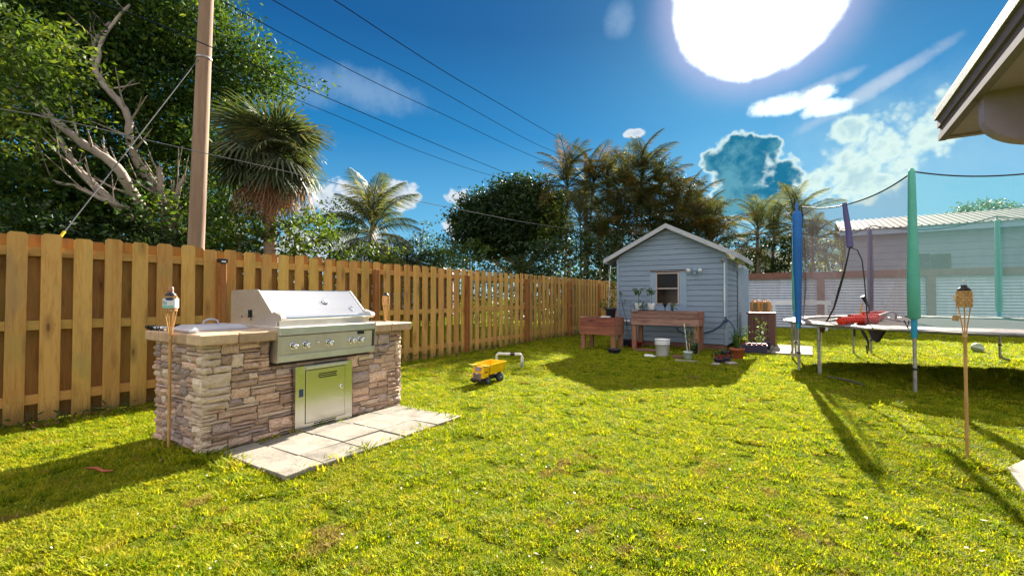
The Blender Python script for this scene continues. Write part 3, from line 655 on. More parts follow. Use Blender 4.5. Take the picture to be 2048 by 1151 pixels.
MB().lathe([(.013,0),(.013,.02),(.009,.03),(.006,.034),(.008,.045),(0,.046)],Q(-3.949,2.655,.825),14,axis=rotto(ka)).build('igniter',M_chrome,gr)

# ------------------------------------------------------------ things on the counter
lid=thing('pan_lid','shallow grey metal pan lid with loop handle on the left end of the stone counter','lid',(-4.52,1.985,CZ),0)
MB().prism([(-.20,-.235),(.20,-.235),(.20,.235),(-.20,.235)],.0,.022,lambda u,v,t:(u,v,t)).build('rim',M_grey,lid)
mb=MB(); mb.add([(-.195,-.23,.022),(.195,-.23,.022),(.195,.23,.022),(-.195,.23,.022),(-.15,-.175,.052),(.15,-.175,.052),(.15,.175,.052),(-.15,.175,.052)],[(0,1,5,4),(1,2,6,5),(2,3,7,6),(3,0,4,7),(4,5,6,7),(0,3,2,1)]); mb.build('cover',M_grey,lid)
MB().tube([(-.0,-.065+0,.05),(0,-.055,.082),(0,-.02,.098),(0,.02,.098),(0,.055,.082),(0,.065,.05)],.009,8).build('handle',M_grey,lid)
br=thing('grill_brush','grill brush with black bristle head and long white handle lying on the counter corner','brush',(-4.62,1.72,CZ),R(4))
bx('head',M_white,br,(-.21,0,.024),(.14,.042,.02),bev=.006)
bm_=MB()
for i in range(70): x=U(-.40,-.15); y=U(-.03,.05); bm_.box((x,y,U(.012,.03)),(U(.01,.03),.003,U(.015,.03)))
bm_.build('bristles',M_black,br)
bx('bristle_block',M_black,br,(-.32,.015,.024),(.14,.05,.03),bev=.006)
MB().tube([(-.16,0,.03),(-.05,-.004,.027),(.20,-.012,.016),(.36,-.018,.014)],[.009,.010,.013,.013],10).build('shaft',M_grey,br)
MB().tube([(.34,-.017,.014),(.455,-.021,.014)],[.0145,.0145],10).build('grip',M_white,br)
tg_=thing('grill_tongs','rusty dark metal tongs lying on the right end of the counter','tongs',(-4.42,3.66,CZ),R(62))
for s_ in(-1,1): MB().tube([(-.22,0,.01),(-.1,s_*.012,.012),(.15,s_*.022,.010),(.2,s_*.012,.008)],[.006,.006,.005,.008],6).build('arm',M_post if s_>0 else M_black,tg_)

# ------------------------------------------------------------ tiki torches
def torch(loc,htop,label,head=.0,label_band=False,pole_m=M_bamboo,short=False,rz=0,scale=1.0):
    t=thing('tiki_torch',label,'torch',loc,rz,'bamboo tiki torches'); H=htop; hw=.042*scale; hh=.125*scale
    zc=H-.075*scale-hh     # bottom of basket
    cone=.20*scale; zp=zc-cone
    pts=[(0,0,z) for z in np.linspace(-.1,zp,6)]
    pb=MB(); zz=-.1; r=.0115*scale
    segs=[]; z=-.1
    while z<zp:
        z2=min(z+.27,zp); segs.append((z,z2)); z=z2
    prof=[]
    for a_,b_ in segs: prof+=[(r,a_+.006),(r*.96,(a_+b_)/2),(r,b_-.006),(r*1.13,b_)]
    pb.lathe(prof,(0,0,0),10); pb.build('pole',pole_m,t)
    MB().lathe([(r*1.25,zp-.03),(r*1.3,zp-.02),(r*1.3,zp),(r*1.2,zp+.004)],(0,0,0),10).build('binding',M_weave,t)
    for q in range(6):
        a=q*math.pi/3+.3; c,s_=math.cos(a),math.sin(a)
        MB().tube([(c*r*.8,s_*r*.8,zp-.01),(c*r*1.4,s_*r*1.4,zp+cone*.25),(c*hw*.75,s_*hw*.75,zp+cone*.75),(c*hw*.95,s_*hw*.95,zc+.005)],.0042*scale,6).build('splint',M_bamboo,t)
    # woven basket: staves and hoops that pass over and under
    wv_=MB(); ns=16
    for rr_ in range(6):
        z0=zc+hh*(rr_+.5)/6; Rr=hw*(1.0+.12*math.sin(math.pi*(rr_+.5)/6)); n=32; vs=[];fs=[]
        for j in range(n):
            a=2*math.pi*j/n; o_=.0035*scale*(1 if ((j//2)+rr_)%2 else -1)
            for dz in(-.0085*scale,.0085*scale):
                vs.append(((Rr+o_)*math.cos(a),(Rr+o_)*math.sin(a),z0+dz))
        for j in range(n): j2=(j+1)%n; fs.append((2*j,2*j2,2*j2+1,2*j+1))
        wv_.add(vs,fs)
    wv_.lathe([(hw*.93,zc),(hw*1.02,zc+hh*.5),(hw*.93,zc+hh)],(0,0,0),20)
    bk=wv_.build('basket',M_weave,t)
    for j in range(16):
        a=2*math.pi*(j+.5)/16; Rr=hw*1.05; inst('stave',ST,bk,(Rr*math.cos(a),Rr*math.sin(a),zc+hh/2),(0,0,a),(1,1,hh/.13))
    MB().lathe([(hw*.95,zc+hh),(hw*1.0,zc+hh+.006),(hw*.7,zc+hh+.022*scale),(hw*.45,zc+hh+.030*scale),(hw*.45,zc+hh+.045*scale)],(0,0,0),18).build('oil_can',M_black,t)
    return t,zc,hh,hw
ST=MB().box((0,0,0),(.003,.008,.13)).mesh('stave',M_bamboo)
t,zc,hh,hw=torch((-4.40,1.63,0),1.335,'tiki torch with white paper label beside the near corner of the stone island')
MB().lathe([(.018,1.265),(.019,1.27),(.019,1.325),(.016,1.335),(0,1.335)],(0,0,0),16).build('burner',M_cork,t)
lb=MB(); n=18; vs=[];fs=[]
for j in range(n+1):
    a=R(-150)+R(250)*j/n
    for z in (zc+.028,zc+.105): vs.append(((hw+.012)*math.cos(a),(hw+.012)*math.sin(a),z))
for j in range(n): fs.append((2*j,2*j+2,2*j+3,2*j+1))
lab=lb.add(vs,fs,True).build('paper_label',M_label,t)
def lpatch(name,m,a0,a1,z0,z1,el=False,off=.0135):
    b=MB(); vs=[];fs=[]; n=12
    for j in range(n+1):
        q=j/n; a=R(a0+(a1-a0)*q); hh_=math.sqrt(max(0,1-(2*q-1)**2)) if el else 1; zm=(z0+z1)/2; hz_=(z1-z0)/2*hh_
        vs+=[((hw+off)*math.cos(a),(hw+off)*math.sin(a),zm-hz_),((hw+off)*math.cos(a),(hw+off)*math.sin(a),zm+hz_)]
    for j in range(n): fs.append((2*j,2*j+2,2*j+3,2*j+1))
    b.add(vs,fs).build(name,m,lab)
lpatch('printed_oval',M_navy,-62,0,zc+.088,zc+.114,True); lpatch('green_strip',M_teal,-95,0,zc+.032,zc+.047)
lpatch('printed_line',M_greyp,-88,-70,zc+.084,zc+.090); lpatch('printed_line',M_greyp,-90,-50,zc+.074,zc+.080); lpatch('printed_line',M_greyp,-88,-46,zc+.064,zc+.070); lpatch('printed_line',M_greyp,-84,-50,zc+.054,zc+.060)
MB().tube([(hw*math.cos(q)*1.25*(1 if True else 0)-.012,-.02+.01*math.sin(q*2),zc+.10+.035*math.sin(q)) for q in np.linspace(.3,5.6,16)],.003,6).build('rope_loop',M_weave,t)
torch((-4.75,4.22,0),1.345,'tiki torch standing behind the right end of the grill counter')
t,_,_,_=torch((1.00,4.86,0),1.375,'tiki torch standing alone in the lawn in front of the trampoline',scale=1.0)
MB().tube([(0,0,1.365),(.004,0,1.385)],.009,8).build('wick',M_white,t)
zc_=1.375-.075-.125
sn=MB().lathe([(.021,0),(.021,.038)],(-.058,-.02,zc_-.105),12,axis=rotto((.2,.1,1))).build('snuffer_cap',M_weave,t); MB().tube([(-.058,-.02,zc_-.066),(-.05,-.02,zc_-.02),(-.045,-.02,zc_+.06),(-.03,-.01,zc_+.118)],.0012,4).build('string',M_bamboo,t)
for zz in (.075,.05): MB().tube([(-.03,-.02,zc_+zz),(-.075,-.03,zc_+zz+.008)],.004,5).build('loose_splint',M_bamboo,t)

# ------------------------------------------------------------ toy dump truck and pipe
tr_=thing('toy_dump_truck','yellow plastic toy dump truck parked on the lawn','toy truck',(-3.99,5.50,.015),R(-4)); tr_.scale=(.88,.88,.88)
def tp(name,m,poly,x0,x1,par=None): return MB().prism(poly,x0,x1,lambda u,v,t:(t,u,v)).build(name,m,par or tr_)
tp('chassis',M_black,[(-.25,.05),(.23,.05),(.23,.10),(-.25,.10)],-.10,.10)
# bed: floor, walls with flared rim (front toward -y)
tp('bed_floor',M_yel,[(-.10,.13),(.22,.15),(.24,.17),(-.12,.16)],-.12,.12)
for s_ in(-1,1):
    MB().add([(s_*.115,-.12,.14),(s_*.115,.22,.14),(s_*.165,.27,.32),(s_*.165,-.14,.30),(s_*.13,-.12,.14),(s_*.13,.22,.14),(s_*.18,.27,.32),(s_*.18,-.14,.30)],[(0,1,2,3),(4,7,6,5),(3,2,6,7),(0,4,5,1),(1,5,6,2),(0,3,7,4)]).build('bed_side',M_yel,tr_)
    for q in range(4): MB().box((s_*.158,-.07+q*.085,.225),(.012,.018,.14),rot=Matrix.Rotation(s_*R(15),3,'Y')).build('bed_rib',M_yel,tr_)
MB().add([(-.13,.22,.14),(.13,.22,.14),(.18,.27,.32),(-.18,.27,.32),(-.13,.235,.14),(.13,.235,.14),(.18,.285,.32),(-.18,.285,.32)],[(0,1,2,3),(4,7,6,5),(3,2,6,7)]).build('tailgate',M_yel,tr_)
MB().add([(-.13,-.12,.14),(.13,-.12,.14),(.17,-.14,.30),(-.17,-.14,.30),(-.13,-.135,.14),(.13,-.135,.14),(.17,-.155,.30),(-.17,-.155,.30)],[(0,1,2,3),(4,7,6,5),(3,2,6,7)]).build('bed_front',M_yel,tr_)
for s_ in(-1,1): MB().box((s_*.125,-.20,.285),(.12,.16,.014),rot=Matrix.Rotation(R(-8),3,'X')).build('canopy',M_yel2,tr_)
tp('cab',M_yel,[(-.28,.09),(-.14,.09),(-.14,.27),(-.24,.27),(-.27,.19)],-.125,.125)
bx('windscreen',M_grille,tr_,(0,-.262,.235),(.13,.012,.07),rot=Matrix.Rotation(R(-14),3,'X'))
gl=bx('grille',M_grille,tr_,(0,-.285,.115),(.17,.012,.115))
for q in range(3): bx('grille_bar',M_black,gl,(0,-.2925,.085+q*.032),(.13,.004,.015))
bx('bumper',M_black,tr_,(0,-.29,.05),(.26,.03,.035)); bx('badge',M_white,gl,(0,-.2925,.163),(.05,.004,.012))
bx('decal',M_red,tr_,(.1265,-.225,.185),(.003,.03,.03)); bx('decal',M_black,tr_,(.1265,-.18,.183),(.003,.05,.018),rot=Matrix.Rotation(.15,3,'X'))
for (yy,rr_) in ((-.19,.058),(.13,.082)):
    for s_ in(-1,1):
        w=MB().lathe([(rr_*.75,-.028),(rr_*.96,-.026),(rr_,-.015),(rr_,.015),(rr_*.96,.026),(rr_*.75,.028)],(s_*.14,yy,rr_-.012),18,axis=rotto((s_,0,0))).build('tyre',M_tyre,tr_)
        MB().lathe([(rr_*.76,.02),(rr_*.70,.030),(rr_*.3,.018),(rr_*.28,.034),(0,.036)],(s_*.14,yy,rr_-.012),14,axis=rotto((s_,0,0))).build('rim',M_hub,w)
a_=Vector((-4.66,6.67,0)); b_=Vector((-4.24,6.85,0))
pv=thing('pvc_pipe','white pvc pipe bent in an upside-down u rising from the lawn behind the toy truck','pipe',a_)
dv=b_-a_; up=Vector((0,0,1)); h_=.25
MB().tube([Vector((0,0,-.05)),Vector((0,0,h_-.05)),dv*.02+up*(h_-.015),dv*.08+up*h_,dv*.92+up*(h_+.0),dv*.98+up*(h_-.015),dv+up*(h_-.05),dv+up*.14],.021,12).build('pipe',M_pvc,pv)
for c0,c1 in ((.06,.22),(.30,.50),(.74,.94)): MB().tube([dv*c0+up*h_,dv*c1+up*h_],.026,12).build('coupling',M_pvc,pv)
MB().tube([dv*.55+up*h_,dv*.72+up*h_],.0245,12).build('dark_coupling',M_black,pv)
MB().tube([dv+up*.20,dv+up*.11],.028,12).build('coupling',M_pvc,pv); MB().tube([up*-.03+dv,dv+up*.12],.024,12).build('standpipe',M_greyp,pv)

# ------------------------------------------------------------ garden shed
SX0,SX1,SY0,SY1=-4.25,-1.62,11.65,14.35; RX=-2.94; RZ=3.06; EZ=2.25; SL=(RZ-EZ)/1.60
shed=thing('garden_shed','small blue-grey clapboard garden shed with gable roof and one window','shed',(-2.9,11.65,0))
def s3(x,y,z): return (x+2.9,y-11.65,z)
def roofz(x): return RZ-.10-abs(x-RX)*SL
bx('core',M_brownp,shed,s3((SX0+SX1)/2,(SY0+SY1)/2+.03,1.12),(SX1-SX0-.10,SY1-SY0-.06,1.92))
bx('skid',M_brownp,shed,s3((SX0+SX1)/2,SY0+.06,.07),(SX1-SX0-.02,.10,.13))
wz0,wz1=YP(1335,607,SY0).z,YP(1335,546,SY0).z; wx0,wx1=YP(1313.5,580,SY0).x,YP(1357.5,580,SY0).x
pitch=.127; z=.14
def sboard(x0,x1,z0,z1,y=SY0):
    za,zb=z0,z1
    def lim(zz):
        if zz<roofz(SX0): return SX0,SX1
        h=(RZ-.10-zz)/SL; return RX-h,RX+h
    a0,a1=lim(za); b0,b1=lim(zb); A0,A1,B0,B1=max(x0,a0),min(x1,a1),max(x0,b0),min(x1,b1)
    if A1-A0<.05: return
    if B1-B0<.02: m_=(A0+A1)/2; B0=m_-.01; B1=m_+.01
    vs=[s3(A0,y-.020,za+.010),s3(A1,y-.020,za+.010),s3(B1,y-.014,zb-.006),s3(B0,y-.014,zb-.006),s3(A0,y+.01,za+.010),s3(A1,y+.01,za+.010),s3(B1,y+.01,zb-.006),s3(B0,y+.01,zb-.006)]
    MB().add(vs,[(0,1,2,3),(4,7,6,5),(0,4,5,1),(3,2,6,7),(0,3,7,4),(1,5,6,2)]).build('siding_board',M_side,shed)
ti0,ti1=wx0-.16,wx1+.19
while z<RZ-.16:
    z1=z+pitch+.006
    if z1>wz0-.06 and z<wz1+.04: sboard(SX0+.05,ti0-.002,z,z1); sboard(ti1+.002,SX1-.05,z,z1)
    else: sboard(SX0+.05,SX1-.05,z,z1)
    z+=pitch
for x in (SX0+.025,SX1-.025): bx('corner_trim',M_sidet,shed,s3(x,SY0-.018,1.19),(.05,.045,2.10))
bx('corner_trim',M_sidet,shed,s3(SX1+.008,SY0+.03,1.19),(.02,.06,2.10))
# window
wc_=Vector(s3((wx0+wx1)/2,SY0-.010,(wz0+wz1)/2)); ww_=wx1-wx0; wh_=wz1-wz0
wn=MB().box((0,.004,0),(ww_,.012,wh_)).build('window',M_wframe,shed,loc=wc_)
for s_ in (-1,1): bx('frame',M_wframe,wn,(s_*ww_/2,-.014,0),(.032,.03,wh_+.03))
for zz in (-wh_/2,0,wh_/2): bx('frame',M_wframe,wn,(0,-.013,zz),(ww_-.034,.026,.028))
bx('pane',M_glass,wn,(0,-.008,wh_/4),(ww_-.03,.004,wh_/2-.02)); bx('pane',M_glass,wn,(0,-.005,-wh_/4),(ww_-.03,.004,wh_/2-.02))
bx('window_trim',M_sidet,shed,s3((ti0+wx0)/2-.01,SY0-.010,(wz0+wz1)/2),(wx0-ti0-.02,.024,wz1-wz0+.06)); bx('window_trim',M_sidet,shed,s3((ti1+wx1)/2+.01,SY0-.010,(wz0+wz1)/2),(ti1-wx1-.02,.024,wz1-wz0+.06))
bx('drip_cap',M_galvp,shed,s3((ti0+ti1)/2,SY0-.025,wz1+.05),(ti1-ti0+.02,.04,.012)); bx('window_apron',M_sidet,shed,s3((ti0+ti1)/2,SY0-.010,wz0-.115),(ti1-ti0,.024,.175))
# side wall: siding, door, siding
dy0,dy1=XP(1473,600,SX1).y,XP(1494,600,SX1).y
z=.14
while z<2.13:
    for a_,b_ in ((SY0+.06,dy0-.03),(dy1+.03,SY1)):
        vs=[s3(SX1+.020,a_,z+.01),s3(SX1+.020,b_,z+.01),s3(SX1+.014,b_,z+pitch),s3(SX1+.014,a_,z+pitch),s3(SX1-.01,a_,z+.01),s3(SX1-.01,b_,z+.01),s3(SX1-.01,b_,z+pitch),s3(SX1-.01,a_,z+pitch)]
        MB().add(vs,[(0,1,2,3),(4,7,6,5),(0,4,5,1),(3,2,6,7),(0,3,7,4),(1,5,6,2)]).build('siding_board',M_side,shed)
    z+=pitch
bx('wall_back',M_side,shed,s3(SX0+.02,(SY0+SY1)/2,1.15),(.04,SY1-SY0-.1,2.0)); bx('wall_back',M_side,shed,s3((SX0+SX1)/2,SY1-.03,1.15),(SX1-SX0-.1,.04,2.0))
MB().prism([(SX0+.05,2.1),(SX1-.05,2.1),(RX,RZ-.14)],SY1-.05,SY1-.01,lambda u,v,t:s3(u,t,v)).build('gable_back',M_side,shed)
dr=bx('door',M_sidet,shed,s3(SX1+.03,(dy0+dy1)/2,1.13),(.04,dy1-dy0,1.97),bev=.004)
bx('door_gap',M_dark,shed,s3(SX1+.012,dy0-.012,1.13),(.03,.02,1.97)); 
for zz in (.4,1.1,1.85): bx('hinge',M_black,dr,s3(SX1+.052,dy0+.03,zz),(.006,.05,.03))
# roof
def slab_roof(s_):
    x1=RX+s_*1.60; y0,y1=SY0-.22,SY1+.2; th=.035
    P=lambda x,y,dz: s3(x,y,RZ-abs(x-RX)*SL+dz)
    vs=[P(RX,y0,0),P(x1,y0,0),P(x1,y1,0),P(RX,y1,0),P(RX,y0,-th),P(x1,y0,-th),P(x1,y1,-th),P(RX,y1,-th)]
    MB().add(vs,[(0,1,2,3),(4,7,6,5),(0,4,5,1),(1,5,6,2),(2,6,7,3),(3,7,4,0)]).build('roof',M_sroof,shed)
    vs=[P(RX,y0-.01,-.012),P(x1+s_*.01,y0-.01,-.012),P(x1+s_*.01,y0-.01,-.115),P(RX,y0-.01,-.115)]
    vs+=[(a,b_+.028,c) for a,b_,c in vs]
    MB().add(vs,[(0,1,2,3),(4,7,6,5),(0,4,5,1),(1,5,6,2),(2,6,7,3),(3,7,4,0)]).build('rake_board',M_sroof,shed)
    bx('eave_board',M_sroof,shed,Vector(P(x1,(y0+y1)/2,-.06)),(.025,y1-y0-.02,.115))
slab_roof(1); slab_roof(-1)
# flood lights and conduit
def flood(px,py,side,name='floodlight'):
    if side: c=XP(px,py,SX1+.03); n_=Vector((1,0,0)); tv=Vector((0,1,0))
    else: c=YP(px,py,SY0-.03); n_=Vector((0,-1,0)); tv=Vector((1,0,0))
    c=Vector(s3(*c)); f_=MB().box(c,(.05 if side else .10,.10 if side else .05,.10),bev=.01).build(name,M_sidet,shed)
    for s_ in(-1,1):
        MB().tube([c+n_*.02,c+n_*.08+tv*s_*.07],.014,8).build('arm',M_sidet,f_)
        MB().lathe([(.02,-.04),(.045,.03),(.048,.05),(0,.045)],c+n_*.10+tv*s_*.12+Vector((0,0,.01)),14,axis=rotto((n_+tv*s_*.4+Vector((0,0,-.3))))).build('lamp_head',M_white,f_)
    bx('sensor',M_sidet,f_,c+n_*.05+Vector((0,0,-.06)),(.05,.05,.06))
flood(1390,541,False); flood(1468,533,True)
MB().lathe([(.05,0),(.05,.03),(.03,.06),(0,.07)],s3(SX1-.06,SY0-.03,2.12),14,axis=rotto((0,-1,0))).build('junction_box',M_galvp,shed)
cx_=SX1-.035
MB().tube([s3(cx_,SY0-.05,2.05),s3(cx_,SY0-.05,.80)],.012,8).build('conduit',M_white,shed)
MB().tube([s3(cx_,SY0-.05,1.54),s3(cx_,SY0-.05,1.16)],.02,8).build('conduit_sleeve',M_white,shed)
MB().tube([s3(cx_,SY0-.05,.80),s3(cx_,SY0-.05,.15)],.008,8).build('conduit',M_galvp,shed)
pz=YP(1232,640,SY0).z
MB().tube([s3(SX0-.06,SY0-.08,pz),s3(YP(1262,640,SY0).x,SY0-.08,pz-.01)],.028,10).build('waste_pipe',M_white,shed)
hs=thing('garden_hose','dark blue garden hose hung from a tap on the shed corner sagging behind the planter','hose',(cx_,SY0-.08,.70))
q=[YP(x,y,SY0-.10)-Vector((cx_,SY0-.08,.70)) for x,y in ((1352,655),(1358,662),(1372,667),(1400,668),(1425,661),(1440,652),(1452,639))]
MB().tube(q,.016,8).build('hose',M_navy,hs)
q=[YP(x,y,SY0-.14)-Vector((cx_,SY0-.08,.70)) for x,y in ((1454,638),(1462,645),(1469,657),(1473,672))]
MB().tube(q,.013,8).build('hose',M_navy,hs)
MB().box((.02,0,.0),(.10,.07,.05),bev=.01).box((.03,0,.05),(.03,.03,.10)).build('tap',M_navy,hs)

# ------------------------------------------------------------ plants in pots and planters
def stemplant(o,h,nst,leafn,lsize,m,spread=.06,droop=.0,base=.0,bare=.45,stem_m=None):
    st=MB(); C=[]
    for i in range(nst):
        a=U(0,6.28); r=U(0,spread*.3); p=Vector((math.cos(a)*r,math.sin(a)*r,base)); hh=h*U(.75,1.05); e=p+Vector((math.cos(a)*spread*U(.4,1.3),math.sin(a)*spread*U(.4,1.3),hh))
        mid=(p+e)/2+Vector((U(-.02,.02),U(-.02,.02),0)); st.tube([p,mid,e],[.006,.005,.003],5)
        for j in range(leafn):
            t=bare+(1-bare)*j/max(1,leafn-1); C.append(tuple(p.lerp(e,t)+Vector((U(-.02,.02),U(-.02,.02),0))))
    st.build('stem',stem_m or M_lg,o)
    V,Fq=leaves(C,6,(spread*.45,spread*.45,.03),lsize,.4,.2); ob=np_obj('foliage',V,Fq,4,m,o); return ob
def pot(name,label,m,c,r,h,cat='pot',plant=None,rim=True,taper=.78,soil=True,group=None):
    o=thing(name,label,cat,c,0,group)
    pf=[(r*taper,0),(r*taper+.004,.004),(r,h*.8)]
    if rim: pf+=[(r*1.07,h*.8),(r*1.08,h),(r*.96,h),(r*.94,h*.86),(0,h*.86)]
    else: pf+=[(r*1.02,h),(r*.96,h),(r*.93,h*.88),(0,h*.88)]
    MB().lathe(pf,(0,0,0),20).build('pot',m,o)
    if soil: MB().lathe([(r*.92,h*.88),(0,h*.90)],(0,0,0),16).build('soil',M_soil,o)
    if plant: plant(o,h)
    return o
# near raised planter (against the shed front)
def planter(name,label,x0,x1,y0,y1,z0,z1,m,lm,px,extra=True):
    o=thing(name,label,'planter box',((x0+x1)/2,(y0+y1)/2,0)); cx,cy2=(x0+x1)/2,(y0+y1)/2; nb=2; hgt=(z1-z0)/nb
    for j in range(nb):
        zc=z0+hgt*(j+.5)
        bx('plank',m,o,(U(-.004,.004),y0-cy2,zc),(x1-x0,.03,hgt-.006),bev=.005); bx('plank',m,o,(0,y1-cy2,zc),(x1-x0,.03,hgt-.006),bev=.005)
        for s_,xx in((-1,x0-cx+.016),(1,x1-cx-.016)): bx('plank',lm,o,(xx+s_*.002,0,zc),(.03,y1-y0-.034,hgt-.008))
    bx('soil',M_soil,o,(0,0,z1-.05),(x1-x0-.07,y1-y0-.06,.05))
    for xx in (x0-cx+.06,x1-cx-.06):
        for yy in (y0-cy2+.045+.02,y1-cy2-.045-.02): bx('leg',lm,o,(xx,yy,z0/2+.02-.02),(.10,.085,z0+.04),bev=.005)
    return o
PY=10.75
a_=YP(1262,625,PY); b_=YP(1397,625,PY)
planter('raised_planter','weathered plank raised planter on four legs in front of the shed window',a_.x,b_.x,PY,PY+.62,YP(1330,651,PY).z,YP(1330,622,PY).z,M_pallet,M_palleg,0)
pzt=YP(1330,622,PY).z
a2=YP(1160,640,10.3); b2=YP(1229,640,10.3)
planter('raised_planter','red-brown raised planter between the board fence and the shed corner',a2.x,b2.x,10.3,10.95,YP(1190,669,10.3).z,YP(1190,634,10.3).z,wood('planter_wood_red',(.33,.12,.07),(.17,.055,.035),knot=(.05,.02,.015),axis='X'),M_palleg,0)
p2t=YP(1190,634,10.3).z
def seedling(o,h):
    st=MB(); st.tube([(0,0,h*.8),(.01,0,h+.10),(-.005,.01,h+.26)],[.007,.006,.004],5)
    C=[]
    for i in range(7):
        a=U(0,6.28); e=Vector((math.cos(a)*.10,math.sin(a)*.10,h+.27+U(-.03,.10))); st.tube([(0,0,h+.22),tuple(e)],.002,4); C+= [tuple(Vector((0,0,h+.25)).lerp(e,t)) for t in (.5,.8,1.05)]
    st.build('stem',M_lg,o); V,Fq=leaves(C,5,(.03,.03,.03),.034,.4); np_obj('foliage',V,Fq,4,M_lpl,o)
c1=YP(1277,614,PY+.25); c2=YP(1303,613,PY+.25)
tray=thing('plant_tray','flat black tray under the white pots on the raised planter','tray',((c1.x+c2.x)/2,PY+.25,pzt+.0)); bx('tray',M_black,tray,(0,0,.012),(.50,.26,.02),bev=.004)
pot('potted_seedling','white pot with leafy seedling at left on the raised planter tray',M_white,(c1.x,PY+.25,pzt+.022),.085,.155,'potted plant',seedling,rim=False)
pot('potted_seedling','white pot with leafy seedling nearest the shed window on the planter tray',M_white,(c2.x,PY+.25,pzt+.022),.085,.155,'potted plant',seedling,rim=False)
o=thing('planter_seedling','small leafy seedling growing between the two white pots','plant',((c1.x+c2.x)/2,PY+.15,pzt+.02)); stemplant(o,.16,5,2,.03,M_lpl,.09,bare=.6)
o=thing('planter_seedling','small leafy seedling beside the black solar light on the planter','plant',(YP(1345,612,PY+.3).x,PY+.3,pzt-.02)); stemplant(o,.20,4,3,.028,M_lpl,.05,bare=.4)
sg=thing('solar_stake_light','small black solar path light staked in the raised planter under the window','lamp',(YP(1330,615,PY+.25).x,PY+.25,pzt-.02)); MB().tube([(0,0,-.02),(0,0,.11)],.009,8).build('stake',M_black,sg); MB().lathe([(.015,.10),(.045,.17),(.06,.19),(.05,.205),(0,.21)],(0,0,0),14).build('lamp_head',M_black,sg)
bx_=thing('scrap_card','small white scrap lying on the left corner of the raised planter','scrap',(a_.x+.08,PY+.05,pzt)); bx('card',M_white,bx_,(0,0,.006),(.12,.06,.01),bev=.002)
c=YP(1221,616,10.6)
def tallvine(o,h):
    st=MB(); st.tube([(0,0,h*.8),(-.01,0,h+.35),(-.05,0,h+.90)],.004,5)
    st.tube([(-.06,0,h*.8),(.0,0,h+1.02)],.011,6); st.build('cane',M_white,o)
    C=[(U(-.07,.07)+.03,U(-.08,.08),h+z_) for z_ in np.linspace(.0,.85,44)]+[(U(-.32,-.05),U(-.1,.1),h+U(-.05,.22)) for i in range(16)]
    V,Fq=leaves(C,9,(.035,.035,.035),.028,.45); np_obj('foliage',V,Fq,4,M_lpl,o)
pot('potted_vine','black pot with tall leafy vine on a white cane on the red-brown planter',M_potb,(c.x,10.62,p2t-.01),.125,.23,'potted plant',tallvine)
o=thing('white_slab','small white slab lying on the front edge of the red-brown planter','slab',(YP(1211,634,10.35).x,10.36,p2t)); bx('slab',M_white,o,(0,0,.015),(.22,.10,.028),bev=.006)
# bucket
c=G(1325,712); bk=thing('bucket','white plastic bucket standing under the raised planter','bucket',c)
MB().lathe([(.125,0),(.13,.004),(.148,.26),(.156,.26),(.156,.272),(.150,.275),(.150,.30),(.158,.30),(.158,.312),(.152,.316),(.152,.345),(.160,.345),(.160,.365),(.150,.365),(.148,.33),(0,.33)],(0,0,0),28).build('bucket',M_white,bk)
MB().tube([(.16*math.cos(q),.16*math.sin(q)*.9-.01,.30-.10*math.sin(-q)*(-1 if q<0 else 1)*0-.09*math.sin(q+math.pi)) for q in np.linspace(-math.pi,0,12)],.003,5).build('wire_handle',M_galvp,bk)
c=G(1299,715); o=thing('plastic_bottle','clear white plastic bottle lying in the grass by the bucket','bottle',(c.x,c.y,.035),R(8)); MB().lathe([(.034,-.10),(.037,-.09),(.037,.05),(.016,.085),(.016,.10),(0,.10)],(0,0,0),14,axis=rotto((1,0,0))).build('bottle',M_white,o); MB().lathe([(.018,.09),(.018,.115),(0,.115)],(0,0,0),12,axis=rotto((1,0,0))).build('cap',M_white,o)
def staked(o,h):
    MB().tube([(0,.0,h*.6),(-.07,0,h+.55)],.012,7).build('stake',M_pvc,o); MB().tube([(.03,.02,h*.5),(.01,.02,h+.35)],.012,6).build('stake',M_bamboo,o)
    C=[(U(-.02,.12),U(-.08,.08),h+z_) for z_ in np.linspace(.05,.48,22)]
    MB().tube([(.02,0,h*.6),(.04,0,h+.2),(.03,.0,h+.42)],.008,6).build('stem',M_areca,o); V,Fq=leaves(C,7,(.05,.05,.04),.032,.4); np_obj('foliage',V,Fq,4,M_lpl,o)
c=G(1376,719); pot('potted_shrub','pale green pot with staked young shrub in front of the planter leg',M_mint,c,.085,.17,'potted plant',staked)
o=pot('plant_pot','empty dark pot behind the pale green pot',M_potb,G(1385,708),.115,.24)
c=G(1357,716); o=thing('scrap_board','flat brown scrap board lying in the grass beside the pale green pot','board',c,R(10)); bx('board',M_brownp,o,(0,0,.03),(.24,.12,.05),bev=.005)
c=G(1292,702); o=thing('scrap_board','brown scrap board lying in the grass under the raised planter','board',(c.x,c.y,0),R(15)); bx('board',M_brownp,o,(0,0,.03),(.45,.25,.04),bev=.005)
c=G(1374,722); o=thing('white_tile','flat white tile under the pale green pot','tile',(c.x,c.y,0),R(5)); bx('tile',M_conc,o,(0,0,.008),(.42,.12,.02))
